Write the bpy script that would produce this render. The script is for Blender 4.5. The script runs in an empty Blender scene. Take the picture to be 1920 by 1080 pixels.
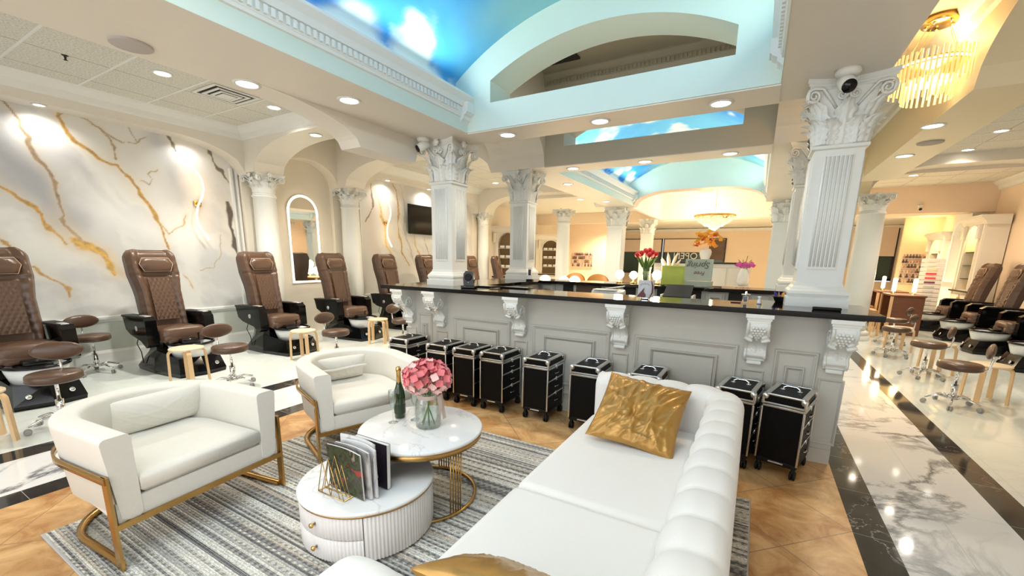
import bpy, bmesh, math, random
import numpy as np
from mathutils import Vector, Matrix
PI = math.pi
C = bpy.context.scene.collection
SC = bpy.context.scene
random.seed(7)

# ------------------------------------------------------------------ camera
cam_d = bpy.data.cameras.new('camera'); cam = bpy.data.objects.new('camera', cam_d); C.objects.link(cam)
SC.camera = cam
F_PX, CY, PITCH, ROLL, YAW = 788.92, 643.18, -0.20176, 0.015511, 0.5186
cam_d.sensor_width = 36.0; cam_d.lens = 36.0 * F_PX / 1920.0
cam_d.shift_y = (CY - 540.0) / 1920.0
cam_d.clip_start = 0.05; cam_d.clip_end = 200
_r = Vector((math.cos(YAW), math.sin(YAW), 0))
_f = Vector((-math.sin(YAW) * math.cos(PITCH), math.cos(YAW) * math.cos(PITCH), math.sin(PITCH)))
_u = _r.cross(_f)
_r2 = _r * math.cos(ROLL) + _u * math.sin(ROLL); _u2 = -_r * math.sin(ROLL) + _u * math.cos(ROLL)
m = Matrix.Identity(4)
for i in range(3):
    m[i][0] = _r2[i]; m[i][1] = _u2[i]; m[i][2] = -_f[i]; m[i][3] = (0, 0, 1.6)[i]
cam.matrix_world = m

# ------------------------------------------------------------------ view, world, big lights
SC.view_settings.view_transform = 'Standard'; SC.view_settings.look = 'None'
SC.view_settings.exposure = 0.45; SC.view_settings.gamma = 1.0; SC.view_settings.use_curve_mapping = False
try:
    SC.cycles.max_bounces = 7; SC.cycles.diffuse_bounces = 4; SC.cycles.glossy_bounces = 3
    SC.cycles.transmission_bounces = 6; SC.cycles.transparent_max_bounces = 8
    SC.cycles.caustics_reflective = False; SC.cycles.caustics_refractive = False
    SC.cycles.sample_clamp_indirect = 4.0; SC.cycles.sample_clamp_direct = 0
    SC.cycles.use_denoising = True; SC.cycles.use_light_tree = True
except Exception:
    pass
W = bpy.data.worlds.new('world'); SC.world = W; W.use_nodes = True
_bg = W.node_tree.nodes['Background']; _bg.inputs[0].default_value = (0.95, 0.97, 1.0, 1); _bg.inputs[1].default_value = 0.55

def area(name, loc, rot, sx, sy, power, color, spread=PI):
    d = bpy.data.lights.new(name, 'AREA'); d.shape = 'RECTANGLE'; d.size = sx; d.size_y = sy
    d.energy = power; d.color = color; d.spread = spread
    o = bpy.data.objects.new(name, d); C.objects.link(o); o.location = loc; o.rotation_euler = rot
    return o
def spot(name, loc, power, color, ang=2.4, rad=0.07, rot=(0, 0, 0), parent=None, blend=0.9):
    d = bpy.data.lights.new(name, 'SPOT'); d.energy = power; d.color = color; d.spot_size = ang; d.spot_blend = blend
    d.shadow_soft_size = rad
    o = bpy.data.objects.new(name, d); C.objects.link(o); o.location = loc; o.rotation_euler = rot
    if parent: o.parent = parent
    return o
def point(name, loc, power, color, rad=0.05, parent=None):
    d = bpy.data.lights.new(name, 'POINT'); d.energy = power; d.color = color; d.shadow_soft_size = rad
    o = bpy.data.objects.new(name, d); C.objects.link(o); o.location = loc
    if parent: o.parent = parent
    return o
WARM = (1.0, 0.80, 0.58); WARMER = (1.0, 0.70, 0.42); NEUT = (1.0, 0.95, 0.86); COOL = (0.86, 0.95, 1.0)
# front-window daylight, unseen fill lamp added over the lounge, cove strips of the vaults
area('daylight_from_front_windows', (-1.5, -3.6, 1.9), (PI / 2, 0, 0), 9, 2.6, 120, (0.98, 0.99, 1.0))
area('lounge_fill_light', (-1.47, -0.2, 3.3), (0, 0, 0), 2.4, 2.6, 48, NEUT)
for sx in (-1, 1):
    area('cove_strip', (-1.47 + sx * 1.42, 1.2, 3.33), (0, PI - sx * 0.75, 0), 0.05, 5.2, 24, (0.84, 1.0, 0.94))
    area('cove_strip_far', (-1.47 + sx * 1.42, 8.9, 3.33), (0, PI - sx * 0.75, 0), 0.05, 4.4, 20, (0.84, 1.0, 0.94))

# ------------------------------------------------------------------ helpers
def link_obj(name, me, mat=None, parent=None, loc=None):
    o = bpy.data.objects.new(name, me); C.objects.link(o)
    if mat is not None:
        if isinstance(mat, (list, tuple)):
            for q in mat: me.materials.append(q)
        else: me.materials.append(mat)
    if parent is not None: o.parent = parent
    if loc is not None: o.location = loc
    return o
def tag(o, label, cat, group=None):
    o['label'] = label; o['category'] = cat
    if group: o['group'] = group
    return o
def thing(name, label, cat, loc=(0, 0, 0), rz=0.0, group=None):
    o = bpy.data.objects.new(name, None); C.objects.link(o); o.location = loc; o.rotation_euler = (0, 0, rz)
    o.empty_display_size = 0.1
    return tag(o, label, cat, group)
def dup(root, loc, rz=0.0, label=None, scale=None, group=None):
    def cp(o, par):
        c = o.copy(); C.objects.link(c); c.parent = par
        for ch in list(o.children): cp(ch, c)
        return c
    r = cp(root, None); r.location = loc; r.rotation_euler = (0, 0, rz)
    if label: r['label'] = label
    if group: r['group'] = group
    if scale: r.scale = scale
    return r

class MB:
    """collects shapes as one mesh"""
    def __init__(s): s.v = []; s.f = []; s.mi = []; s.cur = 0; s.sm = []
    def add(s, vs, fs, smooth=False, M=None):
        b = len(s.v)
        for p in vs:
            p = Vector(p)
            if M is not None: p = M @ p
            s.v.append(tuple(p))
        for f in fs:
            s.f.append(tuple(i + b for i in f)); s.mi.append(s.cur); s.sm.append(smooth)
        return s
    def box(s, x0, x1, y0, y1, z0, z1, M=None):
        vs = [(x0, y0, z0), (x1, y0, z0), (x1, y1, z0), (x0, y1, z0), (x0, y0, z1), (x1, y0, z1), (x1, y1, z1), (x0, y1, z1)]
        return s.add(vs, [(0, 3, 2, 1), (4, 5, 6, 7), (0, 1, 5, 4), (1, 2, 6, 5), (2, 3, 7, 6), (3, 0, 4, 7)], M=M)
    def cbox(s, c, d, M=None):
        return s.box(c[0] - d[0] / 2, c[0] + d[0] / 2, c[1] - d[1] / 2, c[1] + d[1] / 2, c[2] - d[2] / 2, c[2] + d[2] / 2, M=M)
    def rbox(s, x0, x1, y0, y1, z0, z1, r=0.02, seg=3, M=None, smooth=True):
        """rounded box"""
        bm = bmesh.new(); bmesh.ops.create_cube(bm, size=1)
        for v in bm.verts:
            v.co = Vector(((x0 + x1) / 2 + v.co.x * (x1 - x0), (y0 + y1) / 2 + v.co.y * (y1 - y0), (z0 + z1) / 2 + v.co.z * (z1 - z0)))
        r = min(r, abs(x1 - x0) * .49, abs(y1 - y0) * .49, abs(z1 - z0) * .49)
        bmesh.ops.bevel(bm, geom=list(bm.edges), offset=r, segments=seg, affect='EDGES', profile=0.5)
        bm.normal_update()
        bm.verts.index_update()
        b0 = len(s.sm)
        s.add([v.co.copy() for v in bm.verts], [[v.index for v in f.verts] for f in bm.faces], smooth, M)
        for i_, f in enumerate(bm.faces):
            if max(abs(f.normal.x), abs(f.normal.y), abs(f.normal.z)) > 0.999: s.sm[b0 + i_] = False
        bm.free(); return s
    def tube(s, pts, r, n=8, closed=False, M=None, cap=True, smooth=True):
        pts = [Vector(p) for p in pts]; N = len(pts)
        rs = r if isinstance(r, (list, tuple)) else [r] * N
        vs = []; prev = None
        for i, p in enumerate(pts):
            if closed: t = (pts[(i + 1) % N] - pts[i - 1])
            else: t = (pts[min(i + 1, N - 1)] - pts[max(i - 1, 0)])
            t.normalize()
            if prev is None:
                a = Vector((0, 0, 1)) if abs(t.z) < 0.9 else Vector((1, 0, 0))
                nrm = t.cross(a).normalized()
            else:
                nrm = (prev - t * prev.dot(t))
                nrm = nrm.normalized() if nrm.length > 1e-6 else t.orthogonal().normalized()
            prev = nrm; bn = t.cross(nrm)
            for k in range(n):
                a = 2 * PI * k / n
                vs.append(p + (nrm * math.cos(a) + bn * math.sin(a)) * rs[i])
        fs = []
        for i in range(N if closed else N - 1):
            j = (i + 1) % N
            for k in range(n):
                k2 = (k + 1) % n
                fs.append((i * n + k, i * n + k2, j * n + k2, j * n + k))
        if cap and not closed:
            fs.append(tuple(range(n))[::-1]); fs.append(tuple((N - 1) * n + k for k in range(n)))
        return s.add(vs, fs, smooth, M)
    def lathe(s, prof, n=24, M=None, smooth=True, cap=True):
        """prof [(r,z)...]"""
        vs = []; fs = []
        for r, z in prof:
            for k in range(n):
                a = 2 * PI * k / n; vs.append((r * math.cos(a), r * math.sin(a), z))
        for i in range(len(prof) - 1):
            for k in range(n):
                k2 = (k + 1) % n
                fs.append((i * n + k, i * n + k2, (i + 1) * n + k2, (i + 1) * n + k))
        if cap:
            if prof[0][0] > 1e-5: fs.append(tuple(range(n))[::-1])
            if prof[-1][0] > 1e-5: fs.append(tuple((len(prof) - 1) * n + k for k in range(n)))
        return s.add(vs, fs, smooth, M)
    def prism(s, poly, a0, a1, axis='y', M=None, smooth=False):
        """poly 2d points; axis y: (x,z) extruded along y; x: (y,z) along x; z: (x,y) along z"""
        n = len(poly)
        def P(p, a):
            return {'y': (p[0], a, p[1]), 'x': (a, p[0], p[1]), 'z': (p[0], p[1], a)}[axis]
        vs = [P(p, a0) for p in poly] + [P(p, a1) for p in poly]
        fs = [tuple(range(n)), tuple(range(2 * n - 1, n - 1, -1))]
        b = len(s.v); s.add(vs, fs, False, M)
        s.add([], []); 
        for i in range(n):
            j = (i + 1) % n
            s.f.append((b + i, b + n + i, b + n + j, b + j)); s.mi.append(s.cur); s.sm.append(smooth)
        return s
    def grid(s, fn, nu, nv, smooth=True, M=None, closed_u=False):
        vs = [fn(i / (nu if closed_u else nu - 1), j / (nv - 1)) for i in range(nu) for j in range(nv)]
        fs = []
        for i in range(nu if closed_u else nu - 1):
            i2 = (i + 1) % nu
            for j in range(nv - 1):
                fs.append((i * nv + j, i2 * nv + j, i2 * nv + j + 1, i * nv + j + 1))
        return s.add(vs, fs, smooth, M)
    def sphere(s, c, r, nu=12, nv=8, sc=(1, 1, 1), M=None):
        c = Vector(c); prof = []
        vs = []; fs = []
        for j in range(nv + 1):
            th = PI * j / nv
            for i in range(nu):
                ph = 2 * PI * i / nu
                vs.append((c.x + r * sc[0] * math.sin(th) * math.cos(ph), c.y + r * sc[1] * math.sin(th) * math.sin(ph), c.z - r * sc[2] * math.cos(th)))
        for j in range(nv):
            for i in range(nu):
                i2 = (i + 1) % nu
                fs.append((j * nu + i, j * nu + i2, (j + 1) * nu + i2, (j + 1) * nu + i))
        return s.add(vs, fs, True, M)
    def strip(s, us, zb, zt, t0, t1, axis='x'):
        """wall slab whose bottom follows zb(u) and top zt(u). axis: direction u runs along ('x' or 'y'); t = thickness direction"""
        zt_ = zt if callable(zt) else (lambda u: zt)
        zb_ = zb if callable(zb) else (lambda u: zb)
        def P(u, t, z): return (u, t, z) if axis == 'x' else (t, u, z)
        vs = []
        for u in us:
            vs += [P(u, t0, zb_(u)), P(u, t1, zb_(u)), P(u, t1, zt_(u)), P(u, t0, zt_(u))]
        fs = []
        for i in range(len(us) - 1):
            a = i * 4; b = a + 4
            for k in range(4):
                k2 = (k + 1) % 4
                fs.append((a + k, a + k2, b + k2, b + k))
        fs.append((3, 2, 1, 0)); e = (len(us) - 1) * 4; fs.append((e, e + 1, e + 2, e + 3))
        return s.add(vs, fs)
    def build(s, name, mat, parent=None, loc=None, merge=False, auto=True):
        me = bpy.data.meshes.new(name); me.from_pydata(s.v, [], s.f)
        me.polygons.foreach_set('material_index', s.mi)
        me.polygons.foreach_set('use_smooth', s.sm)
        bm = bmesh.new(); bm.from_mesh(me)
        if merge: bmesh.ops.remove_doubles(bm, verts=bm.verts, dist=1e-5)
        bmesh.ops.recalc_face_normals(bm, faces=bm.faces)
        bm.to_mesh(me); bm.free(); me.update()
        o = link_obj(name, me, mat, parent, loc)
        return o
def struct(name, mb, mat, parent=None, loc=None):
    o = mb.build(name, mat, parent, loc) if isinstance(mb, MB) else mb
    if parent is None: o['kind'] = 'structure'
    return o
def T(x=0, y=0, z=0, rx=0, ry=0, rz=0, s=1):
    M = Matrix.Translation((x, y, z)) @ Matrix.Rotation(rz, 4, 'Z') @ Matrix.Rotation(ry, 4, 'Y') @ Matrix.Rotation(rx, 4, 'X')
    if s != 1: M = M @ (Matrix.Diagonal((*s, 1)) if isinstance(s, tuple) else Matrix.Scale(s, 4))
    return M
def smooth_mod(o, ang=0.7):
    for p in o.data.polygons: p.use_smooth = True
    try:
        bm = bmesh.new(); bm.from_mesh(o.data)
        for e in bm.edges:
            if len(e.link_faces) == 2 and e.calc_face_angle(0) > ang: e.smooth = False
        bm.to_mesh(o.data); bm.free()
    except Exception: pass
    return o
def subsurf(o, n=2):
    md = o.modifiers.new('sub', 'SUBSURF'); md.levels = n; md.render_levels = n
    for p in o.data.polygons: p.use_smooth = True
    return o
def lin(a, b, n): return [a + (b - a) * i / (n - 1) for i in range(n)]
def arch(u, u0, u1, zs, rise):
    """half-ellipse height"""
    c = (u0 + u1) / 2; h = (u1 - u0) / 2; q = max(0.0, 1 - ((u - c) / h) ** 2)
    return zs + rise * math.sqrt(q)
def seg_arch(u, u0, u1, zs, rise):
    c = (u0 + u1) / 2; h = (u1 - u0) / 2; R = (h * h + rise * rise) / (2 * rise)
    return zs + rise - (R - math.sqrt(max(0, R * R - (u - c) ** 2)))

# ------------------------------------------------------------------ materials
def mat(name, col=(0.8, 0.8, 0.8), rough=0.5, metal=0.0, var=0.0, scale=8.0, bump=0.0, bscale=60.0, spec=None, coat=0.0, emis=None, estr=0.0, trans=0.0, ior=1.45, sheen=0.0, alpha=None, stretch=None):
    mt = bpy.data.materials.new(name); mt.use_nodes = True
    nt = mt.node_tree; N = nt.nodes; L = nt.links; b = N['Principled BSDF']
    b.inputs['Base Color'].default_value = (*col, 1); b.inputs['Roughness'].default_value = rough; b.inputs['Metallic'].default_value = metal
    if spec is not None: b.inputs['Specular IOR Level'].default_value = spec
    if coat: b.inputs['Coat Weight'].default_value = coat; b.inputs['Coat Roughness'].default_value = 0.05
    if trans: b.inputs['Transmission Weight'].default_value = trans; b.inputs['IOR'].default_value = ior
    if sheen: b.inputs['Sheen Weight'].default_value = sheen
    if alpha is not None: b.inputs['Alpha'].default_value = alpha
    if emis is not None:
        b.inputs['Emission Color'].default_value = (*emis, 1); b.inputs['Emission Strength'].default_value = estr
    tc = N.new('ShaderNodeTexCoord'); src = tc.outputs['Object']
    if stretch:
        mp = N.new('ShaderNodeMapping'); mp.inputs['Scale'].default_value = stretch; L.new(src, mp.inputs[0]); src = mp.outputs[0]
    nz = N.new('ShaderNodeTexNoise'); nz.inputs['Scale'].default_value = scale; nz.inputs['Detail'].default_value = 4
    L.new(src, nz.inputs['Vector'])
    mx = N.new('ShaderNodeMix'); mx.data_type = 'RGBA'
    v = max(var, 0.01)
    mx.inputs['A'].default_value = (*[c * (1 - v) for c in col], 1); mx.inputs['B'].default_value = (*[min(1, c * (1 + v)) for c in col], 1)
    L.new(nz.outputs['Fac'], mx.inputs['Factor']); L.new(mx.outputs['Result'], b.inputs['Base Color'])
    if bump:
        n2 = N.new('ShaderNodeTexNoise'); n2.inputs['Scale'].default_value = bscale; n2.inputs['Detail'].default_value = 3
        L.new(src, n2.inputs['Vector'])
        bp = N.new('ShaderNodeBump'); bp.inputs['Strength'].default_value = bump; bp.inputs['Distance'].default_value = 0.01
        L.new(n2.outputs['Fac'], bp.inputs['Height']); L.new(bp.outputs[0], b.inputs['Normal'])
    return mt
def attr_mat(name, rough=0.5, coat=0.0, bump=0.0, spec=None, metal=0.0):
    mt = bpy.data.materials.new(name); mt.use_nodes = True; N = mt.node_tree.nodes; L = mt.node_tree.links; b = N['Principled BSDF']
    a = N.new('ShaderNodeAttribute'); a.attribute_name = 'pattern'; L.new(a.outputs['Color'], b.inputs['Base Color'])
    b.inputs['Roughness'].default_value = rough; b.inputs['Coat Weight'].default_value = coat; b.inputs['Coat Roughness'].default_value = 0.04
    b.inputs['Metallic'].default_value = metal
    if spec is not None: b.inputs['Specular IOR Level'].default_value = spec
    return mt
def set_pattern(o, cols):
    """cols: array n_verts x 3"""
    me = o.data; at = me.color_attributes.new('pattern', 'FLOAT_COLOR', 'POINT')
    a = np.ones((len(me.vertices), 4), np.float32); a[:, :3] = cols; at.data.foreach_set('color', a.ravel())
_rng = np.random.RandomState(3)
def vnoise(x, y, seed=0):
    r = np.random.RandomState(seed).rand(256, 256)
    xi = np.floor(x).astype(int); yi = np.floor(y).astype(int); fx = x - xi; fy = y - yi
    fx = fx * fx * (3 - 2 * fx); fy = fy * fy * (3 - 2 * fy)
    g = lambda a, b: r[a % 256, b % 256]
    return (g(xi, yi) * (1 - fx) + g(xi + 1, yi) * fx) * (1 - fy) + (g(xi, yi + 1) * (1 - fx) + g(xi + 1, yi + 1) * fx) * fy
def fbm(x, y, oct=5, seed=0):
    t = 0; a = 0.5; s = 0
    for k in range(oct):
        t = t + a * vnoise(x * 2 ** k + 17 * k, y * 2 ** k + 5 * k, seed + k); s += a; a *= 0.5
    return t / s
def ss(a, b, x):
    t = np.clip((x - a) / (b - a), 0, 1); return t * t * (3 - 2 * t)
def poly_dist(X, Y, pts):
    """distance to polyline and the running parameter"""
    best = np.full(X.shape, 1e9); par = np.zeros(X.shape); n = len(pts) - 1
    for i in range(n):
        ax, ay = pts[i]; bx, by = pts[i + 1]; dx, dy = bx - ax, by - ay
        t = np.clip(((X - ax) * dx + (Y - ay) * dy) / (dx * dx + dy * dy), 0, 1)
        d = np.hypot(X - ax - t * dx, Y - ay - t * dy)
        mk = d < best; best = np.where(mk, d, best); par = np.where(mk, (i + t) / n, par)
    return best, par

WHITE = mat('white_paint', (0.80, 0.81, 0.78), 0.45, var=0.02)
COLW = mat('column_white', (0.80, 0.82, 0.79), 0.35, var=0.02)
CREAM = mat('cream_paint', (0.80, 0.74, 0.63), 0.55, var=0.02)
BEAM = mat('beam_cream', (0.78, 0.74, 0.66), 0.42, var=0.02)
TAUPE = mat('taupe_paint', (0.52, 0.48, 0.38), 0.5, var=0.02)
COVE_TINT = mat('cove_tinted_paint', (0.68, 0.78, 0.70), 0.5, var=0.02)  # white tray paint with the cove light's green tint put into its colour
PEACH = mat('peach_paint', (0.86, 0.70, 0.54), 0.6, var=0.03)
CABW = mat('cabinet_white', (0.62, 0.61, 0.56), 0.4, var=0.02)
CREAMW = mat('ivory_furniture', (0.82, 0.78, 0.70), 0.4, var=0.02)
BLACKGL = mat('black_gloss', (0.003, 0.003, 0.0035), 0.10, spec=0.35, var=0.1)
BLACKM = mat('black_matte', (0.006, 0.006, 0.006), 0.5, bump=0.1, spec=0.25)
GRAN = mat('black_granite', (0.006, 0.005, 0.005), 0.07, var=0.4, scale=120, spec=0.36)
CHROME = mat('chrome', (0.80, 0.80, 0.80), 0.12, 1.0)
ALU = mat('aluminium', (0.72, 0.72, 0.70), 0.28, 1.0, var=0.05, scale=30)
GOLD = mat('brushed_gold', (0.55, 0.33, 0.11), 0.26, 1.0, var=0.06, scale=40)
BRASS = mat('brass', (0.75, 0.48, 0.17), 0.2, 1.0)
LEATHER = mat('brown_leather', (0.108, 0.060, 0.037), 0.28, var=0.12, scale=6, bump=0.12, bscale=140)
LEATHD = mat('dark_brown_leather', (0.075, 0.045, 0.035), 0.36, var=0.1, scale=6, bump=0.1, bscale=140)
PIPING = mat('tan_piping', (0.55, 0.40, 0.28), 0.5)
BIRCH = mat('birch_wood', (0.76, 0.52, 0.28), 0.42, var=0.14, scale=5, stretch=(1, 1, 0.15), bump=0.03, bscale=50)
BIRCHT = mat('birch_top', (0.80, 0.66, 0.46), 0.42, var=0.08, scale=7, stretch=(1, 6, 1))
FABRIC = mat('ivory_fabric', (0.80, 0.78, 0.71), 0.85, var=0.03, scale=40, bump=0.25, bscale=420, sheen=0.3)
VELVET = mat('white_velvet', (0.84, 0.82, 0.78), 0.7, var=0.02, scale=5, bump=0.06, bscale=300, sheen=0.4)
SATIN = mat('gold_satin', (0.44, 0.235, 0.055), 0.30, 0.35, var=0.4, scale=5, bump=0.5, bscale=12)
BOWLW = mat('bowl_white', (0.78, 0.80, 0.80), 0.2)
SILVER = mat('silver_plastic', (0.6, 0.6, 0.6), 0.35, 0.6)
def glass_mat():
    mt = bpy.data.materials.new('clear_glass'); mt.use_nodes = True; N = mt.node_tree.nodes; L = mt.node_tree.links; N.clear()
    o = N.new('ShaderNodeOutputMaterial'); m_ = N.new('ShaderNodeMixShader'); t = N.new('ShaderNodeBsdfTransparent'); g = N.new('ShaderNodeBsdfGlossy')
    t.inputs[0].default_value = (0.93, 0.965, 0.95, 1); g.inputs['Roughness'].default_value = 0.03
    lw = N.new('ShaderNodeLayerWeight'); lw.inputs[0].default_value = 0.35; mr = N.new('ShaderNodeMapRange'); mr.inputs[3].default_value = 0.05; mr.inputs[4].default_value = 0.6
    L.new(lw.outputs['Facing'], mr.inputs[0]); L.new(mr.outputs[0], m_.inputs[0]); L.new(t.outputs[0], m_.inputs[1]); L.new(g.outputs[0], m_.inputs[2]); L.new(m_.outputs[0], o.inputs[0])
    return mt
GLASS = glass_mat()
GREENGL = mat('green_bottle_glass', (0.012, 0.035, 0.008), 0.06, coat=0.5)
STEM = mat('green_stem', (0.10, 0.22, 0.04), 0.5)
PETAL = mat('pink_petal', (0.82, 0.20, 0.22), 0.6, var=0.35, scale=26)
PETALW = mat('pale_petal', (0.90, 0.55, 0.52), 0.6, var=0.2, scale=26)
RED = mat('red_petal', (0.55, 0.015, 0.02), 0.5, var=0.3, scale=30)
ORANGE = mat('orange_petal', (0.95, 0.40, 0.05), 0.6, var=0.3, scale=20)
PINKO = mat('magenta_petal', (0.75, 0.12, 0.45), 0.5, var=0.2, scale=20)
PORC = mat('white_porcelain', (0.85, 0.85, 0.84), 0.12)
DARKV = mat('dark_slot', (0.03, 0.028, 0.025), 0.8)
SKIRT = mat('duct_grey', (0.35, 0.34, 0.32), 0.6)
def emat(name, col, s):
    mt = bpy.data.materials.new(name); mt.use_nodes = True; b = mt.node_tree.nodes['Principled BSDF']
    b.inputs['Base Color'].default_value = (*col, 1); b.inputs['Emission Color'].default_value = (*col, 1); b.inputs['Emission Strength'].default_value = s
    return mt
LENS = emat('lamp_lens', (1.0, 0.96, 0.88), 9.0)
LENSW = emat('warm_lamp_lens', (1.0, 0.82, 0.55), 9.0)
LED = emat('led_strip', (1.0, 0.86, 0.66), 6.0)

# ================================================================== THE SETTING
XL, XR = -7.97, 5.0            # side walls
SOF = 2.93                     # beam soffit
TILEZ = 3.6                    # lay-in ceilings
# ---- floor materials
def trav_mat():
    mt = bpy.data.materials.new('travertine'); mt.use_nodes = True; N = mt.node_tree.nodes; L = mt.node_tree.links; b = N['Principled BSDF']
    tc = N.new('ShaderNodeTexCoord'); mp = N.new('ShaderNodeMapping'); mp.inputs['Rotation'].default_value = (0, 0, -PI / 4); mp.inputs['Location'].default_value = (-2.072, -1.648, 0)
    L.new(tc.outputs['Object'], mp.inputs[0])
    br = N.new('ShaderNodeTexBrick'); br.offset = 0; br.inputs['Scale'].default_value = 1.0
    br.inputs['Brick Width'].default_value = 0.53; br.inputs['Row Height'].default_value = 0.53; br.inputs['Mortar Size'].default_value = 0.003
    br.inputs['Mortar Smooth'].default_value = 0.2
    br.inputs['Color1'].default_value = (0.80, 0.47, 0.20, 1); br.inputs['Color2'].default_value = (0.42, 0.18, 0.05, 1); br.inputs['Mortar'].default_value = (0.25, 0.15, 0.08, 1)
    L.new(mp.outputs[0], br.inputs['Vector'])
    nz = N.new('ShaderNodeTexNoise'); nz.inputs['Scale'].default_value = 4.5; nz.inputs['Detail'].default_value = 8; nz.inputs['Roughness'].default_value = 0.65; nz.inputs['Distortion'].default_value = 0.8
    L.new(tc.outputs['Object'], nz.inputs['Vector'])
    rp = N.new('ShaderNodeValToRGB'); rp.color_ramp.elements[0].position = 0.36; rp.color_ramp.elements[0].color = (0.36, 0.14, 0.03, 1); rp.color_ramp.elements[1].position = 0.64; rp.color_ramp.elements[1].color = (0.88, 0.60, 0.29, 1)
    L.new(nz.outputs['Fac'], rp.inputs[0])
    mx = N.new('ShaderNodeMix'); mx.data_type = 'RGBA'; mx.inputs['Factor'].default_value = 0.62
    L.new(br.outputs['Color'], mx.inputs['A']); L.new(rp.outputs[0], mx.inputs['B'])
    m2 = N.new('ShaderNodeMix'); m2.data_type = 'RGBA'; L.new(br.outputs['Fac'], m2.inputs['Factor']); L.new(mx.outputs['Result'], m2.inputs['A']); m2.inputs['B'].default_value = (0.30, 0.19, 0.10, 1)
    L.new(m2.outputs['Result'], b.inputs['Base Color']); b.inputs['Roughness'].default_value = 0.28; b.inputs['Specular IOR Level'].default_value = 0.4
    bp = N.new('ShaderNodeBump'); bp.inputs['Strength'].default_value = 0.15; bp.inputs['Distance'].default_value = 0.01; L.new(nz.outputs['Fac'], bp.inputs['Height']); L.new(bp.outputs[0], b.inputs['Normal'])
    return mt
def tile_mat(name, c1, c2, size, rough, vein, vc, vs=1.3, thr=0.012, seed=0.0, grout=(0.6, 0.62, 0.58)):
    mt = bpy.data.materials.new(name); mt.use_nodes = True; N = mt.node_tree.nodes; L = mt.node_tree.links; b = N['Principled BSDF']
    tc = N.new('ShaderNodeTexCoord')
    n1 = N.new('ShaderNodeTexNoise'); n1.inputs['Scale'].default_value = 1.4; n1.inputs['Detail'].default_value = 5; n1.noise_dimensions = '4D'; n1.inputs['W'].default_value = seed
    L.new(tc.outputs['Object'], n1.inputs['Vector'])
    base = N.new('ShaderNodeMix'); base.data_type = 'RGBA'; base.inputs['A'].default_value = (*c1, 1); base.inputs['B'].default_value = (*c2, 1)
    r0 = N.new('ShaderNodeMapRange'); r0.inputs[1].default_value = 0.35; r0.inputs[2].default_value = 0.65; L.new(n1.outputs['Fac'], r0.inputs[0]); L.new(r0.outputs[0], base.inputs['Factor'])
    # veins: thin band where a distorted noise crosses one half
    n2 = N.new('ShaderNodeTexNoise'); n2.noise_dimensions = '4D'; n2.inputs['W'].default_value = seed + 3; n2.inputs['Scale'].default_value = vs; n2.inputs['Detail'].default_value = 9; n2.inputs['Roughness'].default_value = 0.62; n2.inputs['Distortion'].default_value = 0.7
    L.new(tc.outputs['Object'], n2.inputs['Vector'])
    sb = N.new('ShaderNodeMath'); sb.operation = 'SUBTRACT'; sb.inputs[1].default_value = 0.5; L.new(n2.outputs['Fac'], sb.inputs[0])
    ab = N.new('ShaderNodeMath'); ab.operation = 'ABSOLUTE'; L.new(sb.outputs[0], ab.inputs[0])
    mr = N.new('ShaderNodeMapRange'); mr.inputs[1].default_value = 0.0; mr.inputs[2].default_value = thr; mr.inputs[3].default_value = 1.0; mr.inputs[4].default_value = 0.0; L.new(ab.outputs[0], mr.inputs[0])
    n3 = N.new('ShaderNodeTexNoise'); n3.noise_dimensions = '4D'; n3.inputs['W'].default_value = seed + 9; n3.inputs['Scale'].default_value = 0.9; L.new(tc.outputs['Object'], n3.inputs['Vector'])
    m3 = N.new('ShaderNodeMapRange'); m3.inputs[1].default_value = 0.38; m3.inputs[2].default_value = 0.56; L.new(n3.outputs['Fac'], m3.inputs[0])
    mu = N.new('ShaderNodeMath'); mu.operation = 'MULTIPLY'; L.new(mr.outputs[0], mu.inputs[0]); L.new(m3.outputs[0], mu.inputs[1])
    mu2 = N.new('ShaderNodeMath'); mu2.operation = 'MULTIPLY'; L.new(mu.outputs[0], mu2.inputs[0]); mu2.inputs[1].default_value = vein
    mv = N.new('ShaderNodeMix'); mv.data_type = 'RGBA'; L.new(mu2.outputs[0], mv.inputs['Factor']); L.new(base.outputs['Result'], mv.inputs['A']); mv.inputs['B'].default_value = (*vc, 1)
    br = N.new('ShaderNodeTexBrick'); br.offset = 0; br.inputs['Scale'].default_value = 1.0; br.inputs['Brick Width'].default_value = size[0]; br.inputs['Row Height'].default_value = size[1]; br.inputs['Mortar Size'].default_value = 0.0016; br.inputs['Mortar Smooth'].default_value = 0
    L.new(tc.outputs['Object'], br.inputs['Vector'])
    mg = N.new('ShaderNodeMix'); mg.data_type = 'RGBA'; L.new(mv.outputs['Result'], mg.inputs['A']); mg.inputs['B'].default_value = (*(grout or (1, 1, 1)), 1); mg.inputs['Factor'].default_value = 0.0
    if grout: L.new(br.outputs['Fac'], mg.inputs['Factor'])
    L.new(mg.outputs['Result'], b.inputs['Base Color']); b.inputs['Roughness'].default_value = rough; b.inputs['Specular IOR Level'].default_value = 0.6
    return mt
TRAV = trav_mat()
TILEW = tile_mat('pale_polished_tile', (0.74, 0.82, 0.78), (0.84, 0.88, 0.85), (0.6, 0.6), 0.09, 0.25, (0.55, 0.60, 0.56), 1.8, 0.03, 1.0)
MARBF = tile_mat('veined_marble_floor', (0.84, 0.85, 0.85), (0.88, 0.88, 0.88), (1.2, 1.2), 0.07, 1.0, (0.12, 0.13, 0.15), 1.1, 0.032, 4.0)
DARKF = tile_mat('dark_marble_floor', (0.030, 0.030, 0.030), (0.045, 0.042, 0.038), (0.6, 0.6), 0.07, 0.8, (0.45, 0.42, 0.38), 1.6, 0.006, 7.0, grout=(0.4, 0.4, 0.38))
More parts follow.
